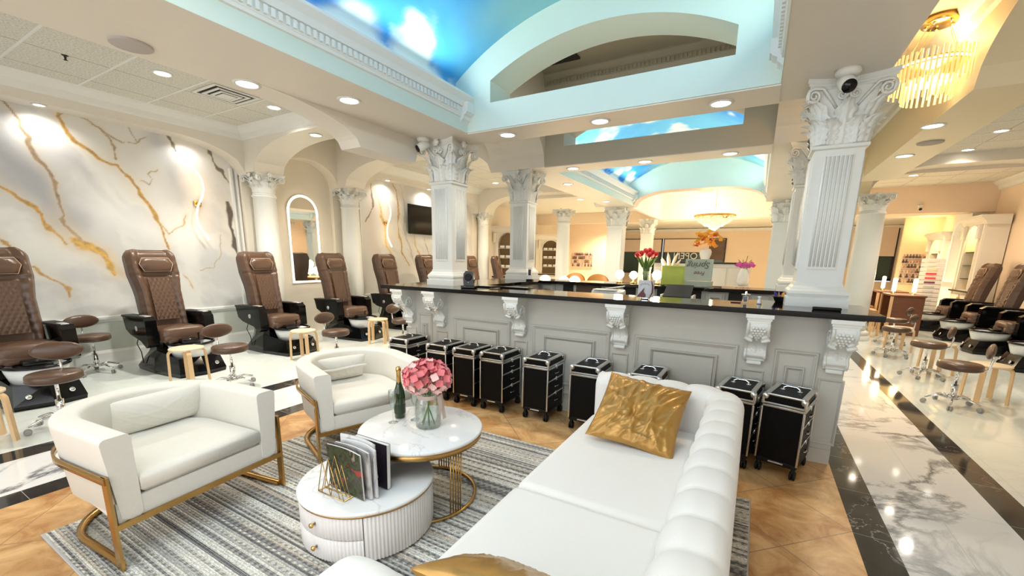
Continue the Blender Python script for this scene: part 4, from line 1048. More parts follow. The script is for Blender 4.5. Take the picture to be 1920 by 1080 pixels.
def barrel_chair(label, x, y, rz):
    t = thing('barrel_chair', label, 'armchair', (x, y, 0.013), rz, 'ivory barrel armchairs')
    HW, TH, XF_ = 0.455, 0.125, 0.42
    rc_ = HW - TH / 2; pts = [(XF_, rc_)]
    for k in range(33):
        a = PI / 2 + PI * k / 32; pts.append((-0.02 + rc_ * math.cos(a) * 1.0, rc_ * math.sin(a)))
    pts.append((XF_, -rc_))
    path = u_path(pts, 0.022)
    def sec(s):
        out = []
        for (o, z) in rr_loop(TH, 0.25, 0.70, 0.026, 5):
            # outside tapers in towards the bottom
            k = max(0, (0.42 - z) / 0.17)
            if o > 0: o = o - 0.055 * k * k * k
            out.append((o, z))
        return out
    b = MB(); path_sweep(b, path, sec); b.build('barrel_back', FABRIC, t)
    # seat base and front apron
    n = 24; poly = [(XF_ - 0.004, -HW + 0.02)] + [(-0.02 + (HW - 0.06) * math.cos(-PI / 2 - PI * k / n), (HW - 0.06) * math.sin(-PI / 2 - PI * k / n)) for k in range(n + 1)] + [(XF_ - 0.004, HW - 0.02)]
    MB().prism(poly, 0.25, 0.355, 'z').build('seat_base', FABRIC, t)
    cu = MB(); ri = HW - TH - 0.006
    def ring_(k, z, gx=0.0): return [(XF_ + 0.0 - k + gx, -ri + k)] + [(-0.02 + (ri - k) * math.cos(-PI / 2 - PI * q / n), (ri - k) * math.sin(-PI / 2 - PI * q / n)) for q in range(n + 1)] + [(XF_ + 0.0 - k + gx, ri - k)]
    rows = []
    for i in range(7):
        a = PI / 2 * i / 6; rows.append([(px, py, 0.352 + 0.035 * (1 - math.cos(a)) if 0 else 0.352 + 0.03 * math.sin(a)) for px, py in ring_(0.03 * (1 - math.sin(a)), 0)])
    for i in range(9):
        a = PI / 2 * i / 8; rows.append([(px, py, 0.435 + 0.035 * math.sin(a)) for px, py in ring_(0.045 * (1 - math.cos(a)), 0)])
    m_ = len(rows[0]); vs = [q for r_ in rows for q in r_]; fs = [tuple(range(m_))[::-1], tuple((len(rows) - 1) * m_ + k for k in range(m_))]
    for i in range(len(rows) - 1):
        for k in range(m_):
            k2 = (k + 1) % m_; fs.append((i * m_ + k, i * m_ + k2, (i + 1) * m_ + k2, (i + 1) * m_ + k))
    MB().add(vs, fs, True).build('seat_cushion', FABRIC, t)
    # gold frame
    g = MB(); w = 0.012
    def bar(path_, o0, o1, z0, z1):
        path_sweep(g, path_, lambda s: [(o1, z0), (o1, z1), (o0, z1), (o0, z0)])
    band = u_path([(XF_ + 0.006, rc_)] + pts[1:-1] + [(XF_ + 0.006, -rc_)], 0.03)
    bar(band, TH / 2 + 0.001, TH / 2 + 0.012, 0.475, 0.512); g.build('back_band', GOLD, t)
    for s_ in (-1, 1):
        g = MB(); yy = s_ * (HW + 0.006); g.box(XF_ - 0.032, XF_ + 0.014, min(yy, yy - s_ * 0.014), max(yy, yy - s_ * 0.014), 0.0, 0.512); g.build('front_post', GOLD, t)
    MB().box(XF_ - 0.03, XF_ + 0.014, -HW + 0.008, HW - 0.008, 0.222, 0.252).build('front_rail', GOLD, t)
    g = MB(); fl = u_path([(XF_ - 0.03, -HW + 0.012), (0.28, -HW + 0.02)] + [(-0.02 + 0.36 * math.cos(-PI / 2 - PI * k / 32) - 0.0, (HW - 0.03) * math.sin(-PI / 2 - PI * k / 32)) for k in range(33)] + [(0.28, HW - 0.02), (XF_ - 0.03, HW - 0.012)], 0.03)
    path_sweep(g, fl, lambda s: [(0.016, 0.0), (0.016, 0.03), (-0.016, 0.03), (-0.016, 0.0)]); g.build('floor_hoop', GOLD, t)
    return t
barrel_chair('ivory barrel armchair with gold frame, nearest the left picture edge', -3.075, 1.05, 0.10)
barrel_chair('ivory barrel armchair with gold frame, behind the coffee table and bottle', -2.99, 2.435, -0.34)
p = pillow_mesh(0.50, 0.24, 0.13, 2, 0.006, None, pinch=0.02).build('lumbar_pillow', FABRIC, loc=(-3.27, 1.12, 0.60)); p.rotation_euler = (0.25, 0.0, PI / 2 + 0.06)
tag(p, 'ivory lumbar pillow with creased top on the leftmost armchair', 'pillow')
pb = pillow_mesh(0.42, 0.24, 0.13, 3, 0.006, None, pinch=0.03); p = pb.build('lumbar_pillow', FABRIC, loc=(-3.16, 2.43, 0.595)); p.rotation_euler = (0.42, 0.0, PI / 2 - 0.34)
tag(p, 'ivory lumbar pillow with a folded band on the armchair behind the bottle', 'pillow')
MB().tube([(x_, -0.062 - 0.006 * math.cos(x_ * 7), 0.045 + 0.006 * math.sin(x_ * 14)) for x_ in lin(-0.2, 0.2, 15)], 0.012, 8).build('folded_band', FABRIC, p)

# ---- tables
def marble_top_mat():
    mt = tile_mat('marble_top', (0.88, 0.88, 0.87), (0.82, 0.82, 0.81), (9, 9), 0.12, 0.55, (0.45, 0.46, 0.50), 1.6, 0.012, 12.0, grout=None)
    return mt
MTOP = marble_top_mat()
def coffee_table():
    x, y = -1.80, 1.97
    t = thing('coffee_table', 'round white marble coffee table on gold rod legs carrying pink flowers', 'table', (x, y, 0.013))
    MB().lathe([(0.0, 0.462), (0.388, 0.462), (0.396, 0.466), (0.400, 0.474), (0.398, 0.484), (0.392, 0.488), (0.0, 0.488)], 72, cap=False).build('tabletop', MTOP, t)
    MB().lathe([(0.378, 0.43), (0.392, 0.43), (0.392, 0.462), (0.0, 0.462)], 64, cap=False).build('gold_apron', GOLD, t)
    MB().tube([(0.35 * math.cos(a), 0.35 * math.sin(a), 0.012) for a in [2 * PI * k / 64 for k in range(64)]], 0.011, 8, closed=True).build('floor_ring', GOLD, t)
    a0 = math.atan2(1.883 - y, -1.458 - x)
    for q in range(3):
        m_ = MB()
        for k in range(5):
            a = a0 + q * 2 * PI / 3 + (k - 2) * 0.055; m_.tube([(0.35 * math.cos(a), 0.35 * math.sin(a), 0.012), (0.362 * math.cos(a), 0.362 * math.sin(a), 0.435)], 0.0048, 8)
        m_.build('leg', GOLD, t)
    return t
coffee_table()
def drum():
    x, y = -1.86, 1.565; R = 0.375
    t = thing('drum_side_table', 'low round fluted white drawer table with magazines on its marble top', 'table', (x, y, 0.013))
    def arc_shell(a0, a1, z0, z1, r, name):
        mb = MB(); n = max(4, int((a1 - a0) / 0.012)); vs = []; fs = []
        for i in range(n + 1):
            a = a0 + (a1 - a0) * i / n; rr = r - 0.0065 + 0.0065 * abs(math.sin(a * 60)); 
            for (q, z) in ((rr - 0.004, z0), (rr, z0 + 0.004), (rr, z1 - 0.004), (rr - 0.004, z1), (r - 0.03, z1), (r - 0.03, z0)): vs.append((q * math.cos(a), q * math.sin(a), z))
        for i in range(n):
            for k in range(6): fs.append((i * 6 + k, i * 6 + (k + 1) % 6, (i + 1) * 6 + (k + 1) % 6, (i + 1) * 6 + k))
        fs.append((0, 1, 2, 3, 4, 5)); fs.append(tuple(n * 6 + k for k in (5, 4, 3, 2, 1, 0)))
        return mb.add(vs, fs, True).build(name, PORCW, t)
    A = math.radians(314); B = math.radians(222)
    MB().lathe([(R - 0.035, 0.02), (R - 0.035, 0.27), (0, 0.27)], 48).build('drum_core', DARKV, t)
    arc_shell(A + 0.006, B + 2 * PI - 0.006, 0.012, 0.272, R, 'fluted_body')
    for (z0, z1) in ((0.012, 0.138), (0.143, 0.272)):
        d = arc_shell(B + 0.006, A - 0.006, z0, z1, R, 'drawer'); a = math.radians(273); zc = (z0 + z1) / 2 + 0.01
        k = MB(); M = Matrix.Translation((R * math.cos(a), R * math.sin(a), zc)) @ Matrix.Rotation(a, 4, 'Z') @ Matrix.Rotation(PI / 2, 4, 'Y')
        k.lathe([(0.006, -0.004), (0.006, 0.012), (0.012, 0.016), (0.014, 0.022), (0.011, 0.028), (0, 0.03)], 14, M); k.build('knob', BRASS, d)
    MB().lathe([(0.0, 0.271), (R + 0.002, 0.271), (R + 0.004, 0.282), (0.0, 0.282)], 72, cap=False).build('gold_rim', GOLD, t)
    MB().lathe([(0.0, 0.283), (R + 0.006, 0.283), (R + 0.009, 0.290), (R + 0.006, 0.299), (R - 0.002, 0.302), (0, 0.302)], 72, cap=False).build('marble_top', MTOP, t)
PORCW = mat('white_lacquer', (0.80, 0.78, 0.77), 0.45)
drum()
ZT = 0.3155
def rack():
    t = thing('magazine_rack', 'gold wire magazine rack of triangles on the drum table', 'magazine rack', (-1.86, 1.40, ZT), 0.0)
    base = MB(); w = 0.0028
    x0, x1 = -0.105, 0.105; ys = [-0.09, -0.05, 0.03, 0.07, 0.12]
    for x in (x0, x1): base.tube([(x, -0.09, 0.004), (x, 0.13, 0.004)], 0.0035, 6)
    for y in (-0.09, -0.045, 0.0, 0.045, 0.09, 0.13): base.tube([(x0, y, 0.004), (x1, y, 0.004)], w, 6)
    base.build('base_grid', BRASS, t)
    for y in ys:
        m_ = MB(); m_.tube([(x0, y, 0.004), (x0 + 0.052, y, 0.19), (x0 + 0.105, y, 0.004)], w, 6)
        m_.tube([(x0 + 0.03, y, 0.004), (0.0, y, 0.22), (x1 - 0.03, y, 0.004)], w, 6); m_.tube([(0, y, 0.004), (x1 - 0.052, y, 0.18), (x1, y, 0.004)], w, 6)
        m_.build('wire_divider', BRASS, t)
    return t
rack()
def cover_mat(name, cols, sc, seed):
    mt = bpy.data.materials.new(name); mt.use_nodes = True; N = mt.node_tree.nodes; L = mt.node_tree.links; b = N['Principled BSDF']
    tc = N.new('ShaderNodeTexCoord'); nz = N.new('ShaderNodeTexNoise'); nz.noise_dimensions = '4D'; nz.inputs['W'].default_value = seed; nz.inputs['Scale'].default_value = sc; nz.inputs['Detail'].default_value = 5; nz.inputs['Distortion'].default_value = 1.2
    L.new(tc.outputs['Object'], nz.inputs['Vector']); rp = N.new('ShaderNodeValToRGB'); e = rp.color_ramp.elements
    e[0].position = 0.3; e[0].color = (*cols[0], 1); e[1].position = 0.7; e[1].color = (*cols[-1], 1)
    for i, c in enumerate(cols[1:-1]): q = e.new(0.3 + 0.4 * (i + 1) / (len(cols) - 1)); q.color = (*c, 1)
    L.new(nz.outputs['Fac'], rp.inputs[0]); L.new(rp.outputs[0], b.inputs['Base Color']); b.inputs['Roughness'].default_value = 0.25
    return mt
PAPER = mat('page_edges', (0.75, 0.74, 0.72), 0.6, var=0.2, scale=200, stretch=(1, 40, 1))
def magazine(label, x, y, rz, lean, w, h, th, cm, bend=0.01, kind='magazine', z=ZT + 0.008, extra=None):
    t = thing(kind, label, 'magazine', (x, y, z), rz, 'reading matter in the wire rack'); R = Matrix.Rotation(lean, 4, 'X')
    mb = MB()
    def S(off): return lambda u, v: (w * (u - 0.5), off + bend * math.sin(PI * u) * (0.3 + v), h * v)
    mb.grid(S(-th / 2), 10, 6, M=R); mb.build('front_cover', cm, t)
    mb = MB(); mb.grid(S(th / 2), 10, 6, M=R); mb.build('rear_cover', cm, t)
    pg = MB(); n = 10
    vs = []; 
    for i in range(n):
        u = i / (n - 1)
        for (o, v) in ((-th / 2 + .001, 0.004), (-th / 2 + .001, 0.99), (th / 2 - .001, 0.99), (th / 2 - .001, 0.004)): vs.append(tuple(R @ Vector((w * (u - 0.5) * 0.985, o + bend * math.sin(PI * u) * (0.3 + v), h * v))))
    fs = [(0, 1, 2, 3), tuple((n - 1) * 4 + k for k in (3, 2, 1, 0))]
    for i in range(n - 1):
        for k in range(4): fs.append((i * 4 + k, i * 4 + (k + 1) % 4, (i + 1) * 4 + (k + 1) % 4, (i + 1) * 4 + k))
    pg.add(vs, fs); pg.build('pages', PAPER, t)
    if extra: extra(t, R)
    return t
magazine('front magazine in the rack with red, green and brown cover', -1.80, 1.372, -0.02, 0.04, 0.27, 0.262, 0.012, cover_mat('cover_a', [(0.40, 0.03, 0.02), (0.02, 0.02, 0.015), (0.05, 0.07, 0.03), (0.03, 0.025, 0.02), (0.5, 0.42, 0.36)], 11, 1))
magazine('magazine with a grey white portrait cover behind the front one', -1.775, 1.402, -0.02, 0.03, 0.27, 0.268, 0.012, cover_mat('cover_b', [(0.08, 0.08, 0.08), (0.5, 0.48, 0.47), (0.75, 0.74, 0.75)], 6, 3))
magazine('curling white magazine with a dark round mark on its cover', -1.765, 1.432, -0.05, 0.01, 0.28, 0.272, 0.010, cover_mat('cover_c', [(0.75, 0.76, 0.80), (0.80, 0.80, 0.82), (0.35, 0.38, 0.45)], 5, 5), 0.02)
magazine('thin white magazine whose top edge sticks out furthest left', -1.80, 1.455, -0.02, 0.0, 0.28, 0.285, 0.006, cover_mat('cover_d', [(0.7, 0.7, 0.72), (0.8, 0.8, 0.8), (0.3, 0.3, 0.3)], 8, 8), 0.015)
def dotx(t, R):
    MB().lathe([(0.013, 0), (0.013, 0.0012), (0, 0.0012)], 20, R @ T(0.05, -0.016, 0.06, rx=PI / 2)).build('pale_dot', mat('pale_lilac', (0.55, 0.5, 0.55), 0.4), t)
magazine('thick glossy black hardcover book at the back of the rack', -1.77, 1.52, 0.0, -0.03, 0.26, 0.26, 0.026, mat('black_purple_cover', (0.018, 0.012, 0.022), 0.2, var=0.6, scale=12), 0.0, kind='book', extra=dotx)

# ---- vase, bouquet, bottle, flutes
ZC = 0.5015
v = MB(); v.lathe([(0.0, 0.0), (0.060, 0.0), (0.064, 0.006), (0.065, 0.02), (0.065, 0.15), (0.060, 0.185), (0.052, 0.21), (0.055, 0.235), (0.052, 0.235), (0.049, 0.21), (0.057, 0.183), (0.0615, 0.15), (0.0615, 0.016), (0.055, 0.010), (0.0, 0.010)], 32, cap=False)
v.v = [(a * 1.28, b * 1.28, c) for a, b, c in v.v]
vs_ = v.build('glass_vase', GLASS, loc=(-1.765, 2.0, ZC)); tag(vs_, 'clear glass vase with stems on the round marble table', 'vase')
rb = MB(); rb.grid(lambda u, v_: (0.0715 * math.cos(u * 6.283) , 0.0715 * math.sin(u * 6.283), 0.195 + 0.028 * v_), 32, 4, closed_u=True)
RIBB = mat('taupe_ribbon', (0.52, 0.42, 0.36), 0.5, sheen=0.5)
rb.grid(lambda u, v_: (0.078 + 0.012 * math.sin(u * 5) + 0.008 * v_, 0.03 * (v_ - 0.5) + 0.01, 0.215 - 0.19 * u), 10, 5)
rb.grid(lambda u, v_: (0.068 + 0.03 * u, 0.045 + 0.035 * (v_ - 0.5), 0.215 - 0.16 * u), 10, 5)
rb.build('ribbon', RIBB, vs_)
bq = thing('flower_bouquet', 'ball of pink hydrangea blooms standing in the glass vase', 'flowers', (-1.765, 2.0, ZC))
rr = random.Random(4)
def floret(mb, M, s):
    for k in range(4):
        R = M @ Matrix.Rotation(k * PI / 2 + 0.2, 4, 'Z')
        mb.grid(lambda u, v_: ((u - 0.5) * s * 1.1 * math.sin(PI * (0.16 + 0.78 * v_)), s * v_ * 0.98, s * (0.30 * v_ * v_ + 0.20 * ((u - 0.5) * 2) ** 2 * v_ - 0.12 * (v_ > 0.8))), 5, 5, True, R)
for c in range(6):
    a = c * PI / 3 + 0.3; cx, cy, cz = 0.072 * math.cos(a), 0.072 * math.sin(a), 0.325 + 0.012 * (c % 2)
    if c == 5: cx, cy, cz = 0, 0, 0.365
    md = MB(); mp_ = MB(); N_ = 34
    for i in range(N_):
        z = 1 - 2 * (i + 0.5) / N_; r_ = math.sqrt(1 - z * z); ph = i * 2.39996
        d = Vector((r_ * math.cos(ph), r_ * math.sin(ph), z)); R0 = 0.078
        if (Vector((cx, cy, cz - 0.335)) + d * R0).length < 0.085 : continue
        q = d.to_track_quat('Z', 'Y').to_matrix().to_4x4()
        M = Matrix.Translation(Vector((cx, cy, cz)) + d * R0 * (0.93 + 0.12 * rr.random())) @ q @ Matrix.Rotation(rr.random() * 6, 4, 'Z') @ Matrix.Rotation(rr.uniform(-0.3, 0.3), 4, 'X')
        md.cur = 1 if (z < -0.35 or rr.random() < 0.14) else 0; floret(md, M, 0.030)
    md.build('bloom', [PETAL, PETALW], bq)
    MB().tube([(-cx * 0.6, -cy * 0.6, 0.014), (cx * 0.08, cy * 0.08, 0.15), (cx * 0.25, cy * 0.25, 0.22), (cx * 0.6, cy * 0.6, 0.29)], 0.0042, 6).build('stem', STEM, bq)
bo = thing('wine_bottle', 'small green sparkling wine bottle with gold foil beside the vase', 'bottle', (-2.03, 2.01, ZC))
MB().lathe([(0.0, 0.006), (0.030, 0.0), (0.037, 0.006), (0.038, 0.15), (0.034, 0.19), (0.020, 0.235), (0.015, 0.262), (0.0, 0.262)], 28, cap=False).build('bottle_body', GREENGL, bo)
MB().lathe([(0.017, 0.255), (0.0155, 0.27), (0.0145, 0.325), (0.018, 0.33), (0.018, 0.352), (0.012, 0.36), (0, 0.36)], 20, cap=False).build('gold_foil', BRASS, bo)
MB().lathe([(0.0390, 0.035), (0.0392, 0.05), (0.0390, 0.10)], 28, cap=False).build('label_band', mat('dark_label', (0.02, 0.04, 0.015), 0.3), bo)
def flute(x, y, label):
    t = thing('champagne_flute', label, 'glass', (x, y, ZC), 0, 'champagne flutes')
    MB().lathe([(0.0, 0.0), (0.031, 0.0), (0.031, 0.0025), (0.006, 0.007), (0.0035, 0.02), (0.0035, 0.085), (0.008, 0.095), (0.022, 0.14), (0.025, 0.18), (0.0235, 0.225), (0.0222, 0.225), (0.0235, 0.18), (0.0205, 0.14), (0.006, 0.10), (0.0, 0.098)], 24, cap=False).build('flute_glass', GLASS, t)
flute(-2.00, 1.915, 'champagne flute standing left of the green bottle'); flute(-1.91, 2.03, 'champagne flute standing between green bottle and vase')

# ================================================================== TROLLEY CASES
CASEB = mat('black_case_panel', (0.003, 0.003, 0.003), 0.45, spec=0.15, var=0.3, scale=90, bump=0.08, bscale=300)
def trolley_case(label, x, y, rz=0.0):
    t = thing('trolley_case', label, 'rolling case', (x, y, 0), rz, 'black trolley cases in front of the counter')
    w, d, z0, z1 = 0.27, 0.38, 0.10, 0.635; zl = 0.555
    b = MB().box(-w / 2 + 0.006, w / 2 - 0.006, -d / 2 + 0.006, d / 2 - 0.006, z0, zl - 0.012); b.build('case_body', CASEB, t)
    lid = MB().box(-w / 2 + 0.006, w / 2 - 0.006, -d / 2 + 0.006, d / 2 - 0.006, zl - 0.008, z1 - 0.006).build('lid', CASEB, t)
    # lid edges
    e = MB(); r = 0.014
    for s_ in (-1, 1):
        e.rbox(s_ * w / 2 - (0.036 if s_ > 0 else 0), s_ * w / 2 + (0.036 if s_ < 0 else 0), -d / 2, d / 2, z1 - 0.02, z1, 0.008, 3)
        e.rbox(-w / 2, w / 2, s_ * d / 2 - (0.016 if s_ > 0 else 0), s_ * d / 2 + (0.016 if s_ < 0 else 0), z1 - 0.018, z1 - 0.001, 0.006, 3)
        for q in (-1, 1): e.rbox(s_ * w / 2 - 0.01, s_ * w / 2 + 0.01, q * d / 2 - 0.01, q * d / 2 + 0.01, zl - 0.005, z1 - 0.012, 0.005, 2)
    e.build('lid_edging', ALU, lid)
    e = MB()
    for (za, zb) in ((zl - 0.004, zl + 0.012), (zl - 0.026, zl - 0.008)):
        for s_ in (-1, 1):
            e.rbox(-w / 2 - 0.002, w / 2 + 0.002, s_ * (d / 2) - 0.004, s_ * (d / 2) + 0.004, za, zb, 0.003, 1); e.rbox(s_ * w / 2 - 0.004, s_ * w / 2 + 0.004, -d / 2, d / 2, za, zb, 0.003, 1)
    e.build('seam_band', ALU, t)
    for q in (-1, 1):
        for s_ in (-1, 1):
            k = MB(); k.sphere((s_ * (w / 2 - 0.012), q * (d / 2 - 0.012), z1 - 0.026), 0.030, 12, 8, (0.85, 0.85, 0.95)); k.build('corner_cap', ALU, lid)
            MB().rbox(s_ * w / 2 - 0.009, s_ * w / 2 + 0.006, q * d / 2 - 0.009, q * d / 2 + 0.006, 0.115, zl - 0.026, 0.004, 1).build('edge_post', ALU, t)
    MB().rbox(-w / 2, w / 2, -d / 2, d / 2, 0.088, 0.122, 0.006, 1).build('base_frame', BLACKM, t)
    MB().rbox(-0.05, 0.05, -d / 2 - 0.006, -d / 2 + 0.002, 0.102, 0.114, 0.002, 1).build('foot_strip', ALU, t)
    # drawers on the right side with latches
    for i, (za, zb) in enumerate(((0.42, 0.525), (0.27, 0.405), (0.125, 0.255))):
        dr = MB().box(w / 2 - 0.008, w / 2 - 0.001, -d / 2 + 0.02, d / 2 - 0.02, za, zb).build('drawer', CASEB, t)
        g = MB().rbox(w / 2 - 0.006, w / 2 + 0.003, -d / 2 + 0.01, d / 2 - 0.01, zb, zb + 0.012, 0.002, 1); g.build('drawer_rail', ALU, dr)
        zc = (za + zb) / 2
        h = MB().tube([(w / 2, -0.035, zc), (w / 2 + 0.016, -0.03, zc), (w / 2 + 0.016, 0.03, zc), (w / 2, 0.035, zc)], 0.004, 6); h.build('handle', CHROME, dr)
        MB().rbox(w / 2 - 0.002, w / 2 + 0.010, -0.013, 0.013, zb - 0.012, zb + 0.028, 0.003, 1).build('latch', CHROME, dr)
    # top handle
    h = MB(); h.tube([(-0.055, 0, z1 - 0.004), (-0.052, 0.006, z1 + 0.014), (-0.03, 0.014, z1 + 0.026), (0.03, 0.014, z1 + 0.026), (0.052, 0.006, z1 + 0.014), (0.055, 0, z1 - 0.004)], [0.006, 0.008, 0.010, 0.010, 0.008, 0.006], 8)
    h.rbox(-0.072, -0.040, -0.013, 0.013, z1 - 0.006, z1 + 0.004, 0.003, 1); h.rbox(0.040, 0.072, -0.013, 0.013, z1 - 0.006, z1 + 0.004, 0.003, 1)
    h.build('top_handle', CHROME, t)
    for q in (-1, 1):
        for s_ in (-1, 1):
            wb = MB(); X, Yy = s_ * (w / 2 - 0.02), q * (d / 2 - 0.02)
            wb.lathe([(0.012, 0.06), (0.016, 0.09)], 10, T(X, Yy, 0)); wb.rbox(X - 0.014, X + 0.014, Yy - 0.016, Yy + 0.024, 0.046, 0.076, 0.006, 2)
            k = wb.build('caster', BLACKM, t)
            wh = MB()
            for dx in (-0.011, 0.011): wh.lathe([(0.0, -0.008), (0.027, -0.009), (0.034, -0.005), (0.034, 0.005), (0.027, 0.009), (0, 0.008)], 18, T(X + dx, Yy + 0.006, 0.034, ry=PI / 2), cap=False)
            wh.build('wheel', BLACKM, k)
    return t
CASES = [(-3.60, 3.765, 0.02, 'black trolley case nearest the counter corner, leftmost in the row'), (-3.0, 3.745, 0.0, 'second black trolley case, partly behind the pink flowers'), (-2.625, 3.745, 0.0, 'third black trolley case, squeezed close to the one with the plain black side'),
         (-2.27, 3.745, 0.0, 'fourth black trolley case with plain black side right of the flowers'), (-1.77, 3.765, 0.0, 'middle black trolley case showing its side drawers'), (-1.265, 3.755, 0.0, 'black trolley case just left of the sofa corner'),
         (-0.735, 3.76, 0.0, 'black trolley case whose lid only shows over the sofa arm'), (-0.01, 3.74, -0.16, 'black trolley case right behind the sofa back corner'), (0.33, 3.73, -0.26, 'rightmost black trolley case at the counter end, nearest the dark floor band')]
c0 = None
for (x, y, rz, lb) in CASES:
    if c0 is None: c0 = trolley_case(lb, x, y, rz)
    else: dup(c0, (x, y, 0), rz, lb)

# ================================================================== PEDICURE CHAIRS AND STOOLS
def quilt(mb, w, h, M=None):
    def fn(u, v):
        a = (u - 0.5) * 5.0; b_ = v * 6.0
        d = abs(math.sin(PI * (a + b_))) * abs(math.sin(PI * (a - b_)))
        return ((u - 0.5) * w * (1 - 0.25 * v * 0), -0.012 * d ** 0.5 - 0.01 * math.sin(PI * v), h * v)
    mb.grid(fn, 31, 37, True, M)
def pedi_chair(label, x, y, rz):
    """faces local +x"""
    t = thing('pedicure_chair', label, 'pedicure chair', (x, y, 0), rz)
    # faceted black base
    b = MB()
    lo = [(-0.34, -0.20), (-0.20, -0.33), (0.30, -0.34), (0.84, -0.27), (0.90, 0.0), (0.84, 0.27), (0.30, 0.34), (-0.20, 0.33), (-0.34, 0.20)]
    mi = [(-0.30, -0.14), (-0.12, -0.22), (0.22, -0.27), (0.78, -0.24), (0.82, 0.0), (0.78, 0.24), (0.22, 0.27), (-0.12, 0.22), (-0.30, 0.14)]
    hi = [(-0.26, -0.12), (-0.1, -0.16), (0.18, -0.17), (0.42, -0.17), (0.44, 0.0), (0.42, 0.17), (0.18, 0.17), (-0.1, 0.16), (-0.26, 0.12)]
    zz = [(lo, 0.0, 1.0), (lo, 0.05, 1.02), (mi, 0.24, 1.0)]
    n = len(lo); vs = []; fs = []
    for (p_, z, s_) in zz: vs += [(a * s_, c * s_, z + (0.06 if (i in (2, 6) and z > 0.1) else 0)) for i, (a, c) in enumerate(p_)]
    for i in range(2):
        for k in range(n):
            k2 = (k + 1) % n; fs.append((i * n + k, i * n + k2, (i + 1) * n + k2)); fs.append((i * n + k, (i + 1) * n + k2, (i + 1) * n + k))
    fs.append(tuple(2 * n + k for k in range(n))); fs.append(tuple(range(n))[::-1]); b.add(vs, fs)
    vs = [(a, c, 0.22) for a, c in mi[:3]] + [(0.34, -0.24, 0.25), (0.34, 0.24, 0.25)] + [(a, c, 0.22) for a, c in mi[6:]]
    top = [(-0.22, -0.13), (-0.08, -0.18), (0.14, -0.20), (0.26, -0.18), (0.26, 0.18), (0.14, 0.20), (-0.08, 0.18), (-0.22, 0.13)]
    vs += [(a, c, 0.44) for a, c in top]; m_ = 8
    b.add(vs, [(k, (k + 1) % m_, m_ + (k + 1) % m_, m_ + k) for k in range(m_)] + [tuple(m_ + k for k in range(m_))])
    b.build('base', BLACKGL, t)
    # bowl
    w = MB()
    w.lathe([(0.16, 0.20), (0.225, 0.24), (0.262, 0.36), (0.268, 0.40), (0.245, 0.40), (0.235, 0.36), (0.18, 0.27), (0.0, 0.25)], 36, T(0.59, 0, 0, s=(1.0, 0.92, 1)), cap=False); w.build('foot_bowl', BOWLW, t)
    w = MB().lathe([(0.262, 0.395), (0.285, 0.40), (0.288, 0.418), (0.262, 0.426), (0.245, 0.415), (0.247, 0.398)], 36, T(0.59, 0, 0, s=(1.0, 0.92, 1)), cap=False)
    w.build('bowl_rim', BLACKGL, t)
    w = MB(); w.rbox(0.42, 0.60, -0.10, 0.10, 0.40, 0.455, 0.02); w.tube([(0.50, 0.14, 0.42), (0.50, 0.14, 0.50), (0.56, 0.12, 0.515)], 0.010, 8); w.build('faucet_block', BLACKGL, t)
    for yy in (-0.16, 0.16):
        MB().lathe([(0.026, 0), (0.026, 0.014), (0.018, 0.02), (0, 0.02)], 16, T(0.855, yy, 0.13, ry=PI / 2 - 0.3)).build('jet_knob', CHROME, t)
    # seat
    s_ = MB(); N = 24
    def seat(u, v):
        a = 2 * PI * u; cs, sn = math.cos(a), math.sin(a); p_ = 0.32
        px = 0.30 * math.copysign(abs(cs) ** p_, cs) * (1 if v > 0 else 1); py = 0.265 * math.copysign(abs(sn) ** p_, sn)
        return px, py
    rows = [(0.0, 0.425, 0.9), (0.3, 0.425, 0.96), (0.5, 0.44, 1.0), (0.8, 0.50, 1.0), (0.9, 0.555, 0.985), (0.95, 0.58, 0.93), (0.98, 0.592, 0.80), (1.0, 0.594, 0.0)]
    vs = []; fs = []
    for (_, z, k) in rows:
        for i in range(N):
            px, py = seat(i / N, 1); vs.append((0.20 + px * k, py * k, z + (0.015 if px > 0.2 and z > 0.5 else 0)))
    for i in range(len(rows) - 1):
        for k in range(N): fs.append((i * N + k, i * N + (k + 1) % N, (i + 1) * N + (k + 1) % N, (i + 1) * N + k))
    s_.add(vs, fs, True); s_.rbox(0.36, 0.50, -0.25, 0.25, 0.40, 0.52, 0.05, 3); s_.build('seat', LEATHER, t)
    # backrest, reclined
    M = T(-0.03, 0, 0.56, ry=-0.20)
    bk = MB(); nu, nv = 25, 27
    def half(z): # half width
        return 0.255 + 0.035 * min(1, max(0, (z - 0.5) / 0.25)) - 0.05 * max(0, (z - 0.98) / 0.10) ** 2
    H = 1.08
    def front(u, v):
        e = 2 * u - 1; z = H * v; e_ = math.copysign(abs(e) ** 0.9, e)
        bol = 0.05 * math.exp(-((abs(e) - 0.78) / 0.18) ** 2) * (1 - 0.3 * v)
        edge = -0.07 * max(0, abs(e) - 0.85) / 0.15 - 0.05 * max(0, (v - 0.93) / 0.07) ** 2
        wr = 0.006 * math.sin(z * 60) * (abs(e) > 0.55)
        crease = -0.012 * math.exp(-((z - 0.72) / 0.012) ** 2) - 0.010 * math.exp(-((abs(e) - 0.56) / 0.03) ** 2)
        return (0.05 + bol + edge + wr * 0.5 + crease + 0.03 * math.sin(PI * v), e * half(z), z)
    bk.grid(front, 33, 61, True, M)
    def back(u, v):
        e = 2 * u - 1; z = H * v; return (-0.09 - 0.05 * (1 - e * e) + 0.05 * max(0, (v - 0.9) / 0.1), e * half(z), z)
    bk.build('backrest', LEATHER, t)
    sh = MB(); sh.grid(back, 13, 15, True, M)
    for s2 in (-1, 1):
        sh.grid(lambda u, v: ((lambda f, q: tuple(f[i] * (1 - u) + q[i] * u for i in range(3)))(front(0 if s2 < 0 else 1, v), back(0 if s2 < 0 else 1, v))), 3, 27, True, M)
